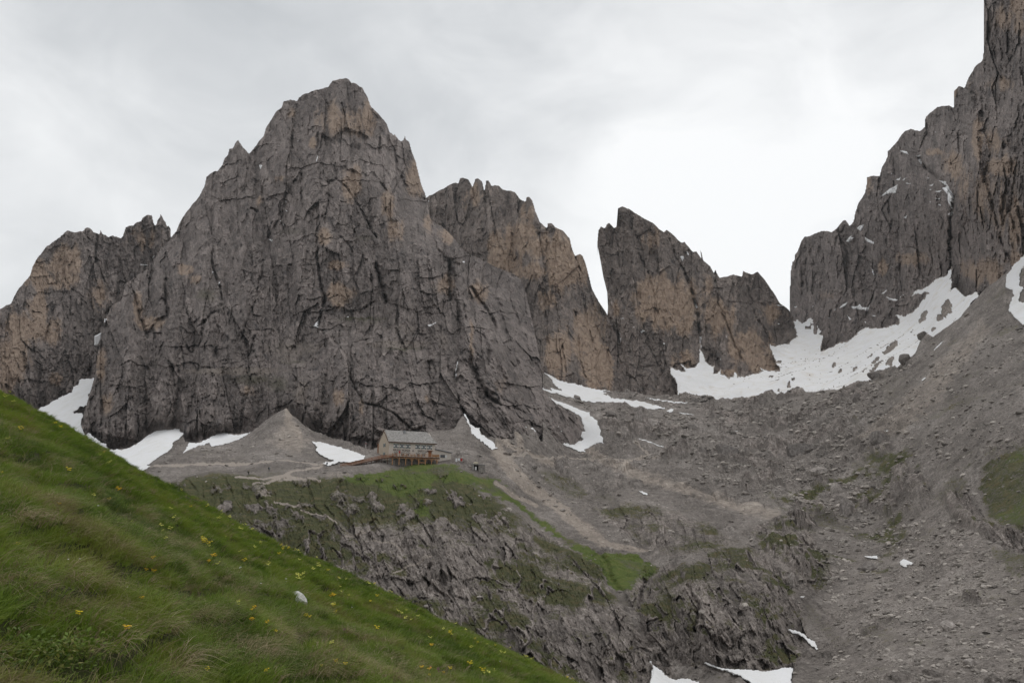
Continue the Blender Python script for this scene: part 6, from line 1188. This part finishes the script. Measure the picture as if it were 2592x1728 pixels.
# ================================================================ SKY, LIGHT, CAMERA
def build_world():
    w = bpy.data.worlds.new("World"); scene.world = w; w.use_nodes = True; t = w.node_tree; n = t.nodes; L = t.links.new
    bg = n['Background']
    sky = n.new('ShaderNodeTexSky'); sky.sky_type = 'NISHITA'; sky.sun_disc = False
    sky.sun_elevation = math.radians(SUN_EL); sky.sun_rotation = math.radians(SUN_ROT)
    tc = n.new('ShaderNodeTexCoord')
    def mth(op, a, b=0., c=None):
        m = n.new('ShaderNodeMath'); m.operation = op
        for i, v in enumerate((a, b, c)):
            if v is None: continue
            if isinstance(v, (int, float)): m.inputs[i].default_value = v
            else: L(v, m.inputs[i])
        return m.outputs[0]
    def noise(sc, det, rough, dist, stretch=(1, 1, 1.6)):
        mp = n.new('ShaderNodeMapping'); mp.inputs['Scale'].default_value = stretch; mp.inputs['Location'].default_value = (3.1, 1.7, .4)
        L(tc.outputs['Generated'], mp.inputs[0])
        a = n.new('ShaderNodeTexNoise'); L(mp.outputs[0], a.inputs['Vector']); a.inputs['Scale'].default_value = sc; a.inputs['Detail'].default_value = det; a.inputs['Roughness'].default_value = rough; a.inputs['Distortion'].default_value = dist
        return a.outputs['Fac']
    nz = mth('ADD', mth('MULTIPLY', mth('SUBTRACT', noise(2.6, 5, .5, .5), .5), .62), mth('MULTIPLY', mth('SUBTRACT', noise(6, 5, .55, .6), .5), .46))
    val = mth('ADD', nz, SKY_BASE)
    for (px, py, wdt, amp) in SKY_BLOBS:
        d = ray(px, py)
        dp = n.new('ShaderNodeVectorMath'); dp.operation = 'DOT_PRODUCT'; L(tc.outputs['Generated'], dp.inputs[0]); dp.inputs[1].default_value = tuple(float(v) for v in d)
        k = 1/(1-math.cos(math.radians(wdt)))
        e = mth('EXPONENT', mth('MULTIPLY', mth('SUBTRACT', dp.outputs['Value'], 1.0), k))
        val = mth('ADD', val, mth('MULTIPLY', e, amp))
    cr = n.new('ShaderNodeValToRGB'); L(val, cr.inputs[0]); e = cr.color_ramp.elements
    e[0].position = .35; e[0].color = (.50, .525, .545, 1); e[1].position = 1.0; e[1].color = (1.04, 1.05, 1.05, 1)
    m_ = e.new(.62); m_.color = (.68, .70, .715, 1)
    sk = n.new('ShaderNodeMix'); sk.data_type = 'RGBA'; sk.inputs[0].default_value = 1.0; sk.blend_type = 'MULTIPLY'
    L(sky.outputs[0], sk.inputs[6]); sk.inputs[7].default_value = (.1, .1, .1, 1)
    mx = n.new('ShaderNodeMix'); mx.data_type = 'RGBA'; mx.inputs[0].default_value = .94
    L(sk.outputs[2], mx.inputs[6]); L(cr.outputs[0], mx.inputs[7])
    L(mx.outputs[2], bg.inputs['Color']); bg.inputs['Strength'].default_value = SKY_STR
SUN_EL, SUN_ROT = 56., 22.
SKY_BASE = .755; SKY_STR = 1.0
SKY_BLOBS = [(1600, 620, 9, .30), (1850, 520, 8, .10), (2250, 420, 12, .13), (1750, 20, 9, .10), (1420, 270, 8, -.09), (500, 60, 12, -.05), (80, 520, 9, .07)]
build_world()
sd = bpy.data.lights.new('sun', 'SUN'); sd.energy = .9; sd.angle = math.radians(35); sd.color = (1.0, .97, .93)
so = bpy.data.objects.new('sun', sd); COL.objects.link(so)
_el, _az = math.radians(SUN_EL), math.radians(SUN_ROT)
sv = Vector((math.sin(_az)*math.cos(_el), math.cos(_az)*math.cos(_el), math.sin(_el)))
so.rotation_euler = sv.to_track_quat('Z', 'Y').to_euler(); so.location = (0, 0, 300)
cam = bpy.data.cameras.new('camera'); co = bpy.data.objects.new('camera', cam); COL.objects.link(co)
cam.sensor_width = 36; cam.lens = F/2592*36; cam.clip_end = 6000; cam.clip_start = .1
co.rotation_euler = (math.pi/2+PITCH, 0, 0); co.location = (0, 0, 0); scene.camera = co
scene.view_settings.view_transform = 'Standard'; scene.view_settings.look = 'None'; scene.view_settings.exposure = 0; scene.view_settings.gamma = 1

# ---- the air: thin even mist round the whole place, paling the far walls
def build_haze():
    bm = bmesh.new(); g = bmesh.ops.create_cube(bm, size=1)['verts']
    for v in g: v.co = Vector((v.co.x*5200, 1000+v.co.y*3400, 194.5+v.co.z*551))
    me = bpy.data.meshes.new('haze'); bm.to_mesh(me); bm.free()
    m = bpy.data.materials.new('haze'); m.use_nodes = True; t = m.node_tree; t.nodes.remove(t.nodes['Principled BSDF'])
    v = t.nodes.new('ShaderNodeVolumePrincipled'); v.inputs['Color'].default_value = (.93, .95, .97, 1); v.inputs['Density'].default_value = HAZE
    t.links.new(v.outputs[0], t.nodes['Material Output'].inputs['Volume']); me.materials.append(m)
    o = bpy.data.objects.new('haze', me); COL.objects.link(o); tag(o, label='thin pale mist filling the air of the valley', kind='stuff')
HAZE = .00006
build_haze()
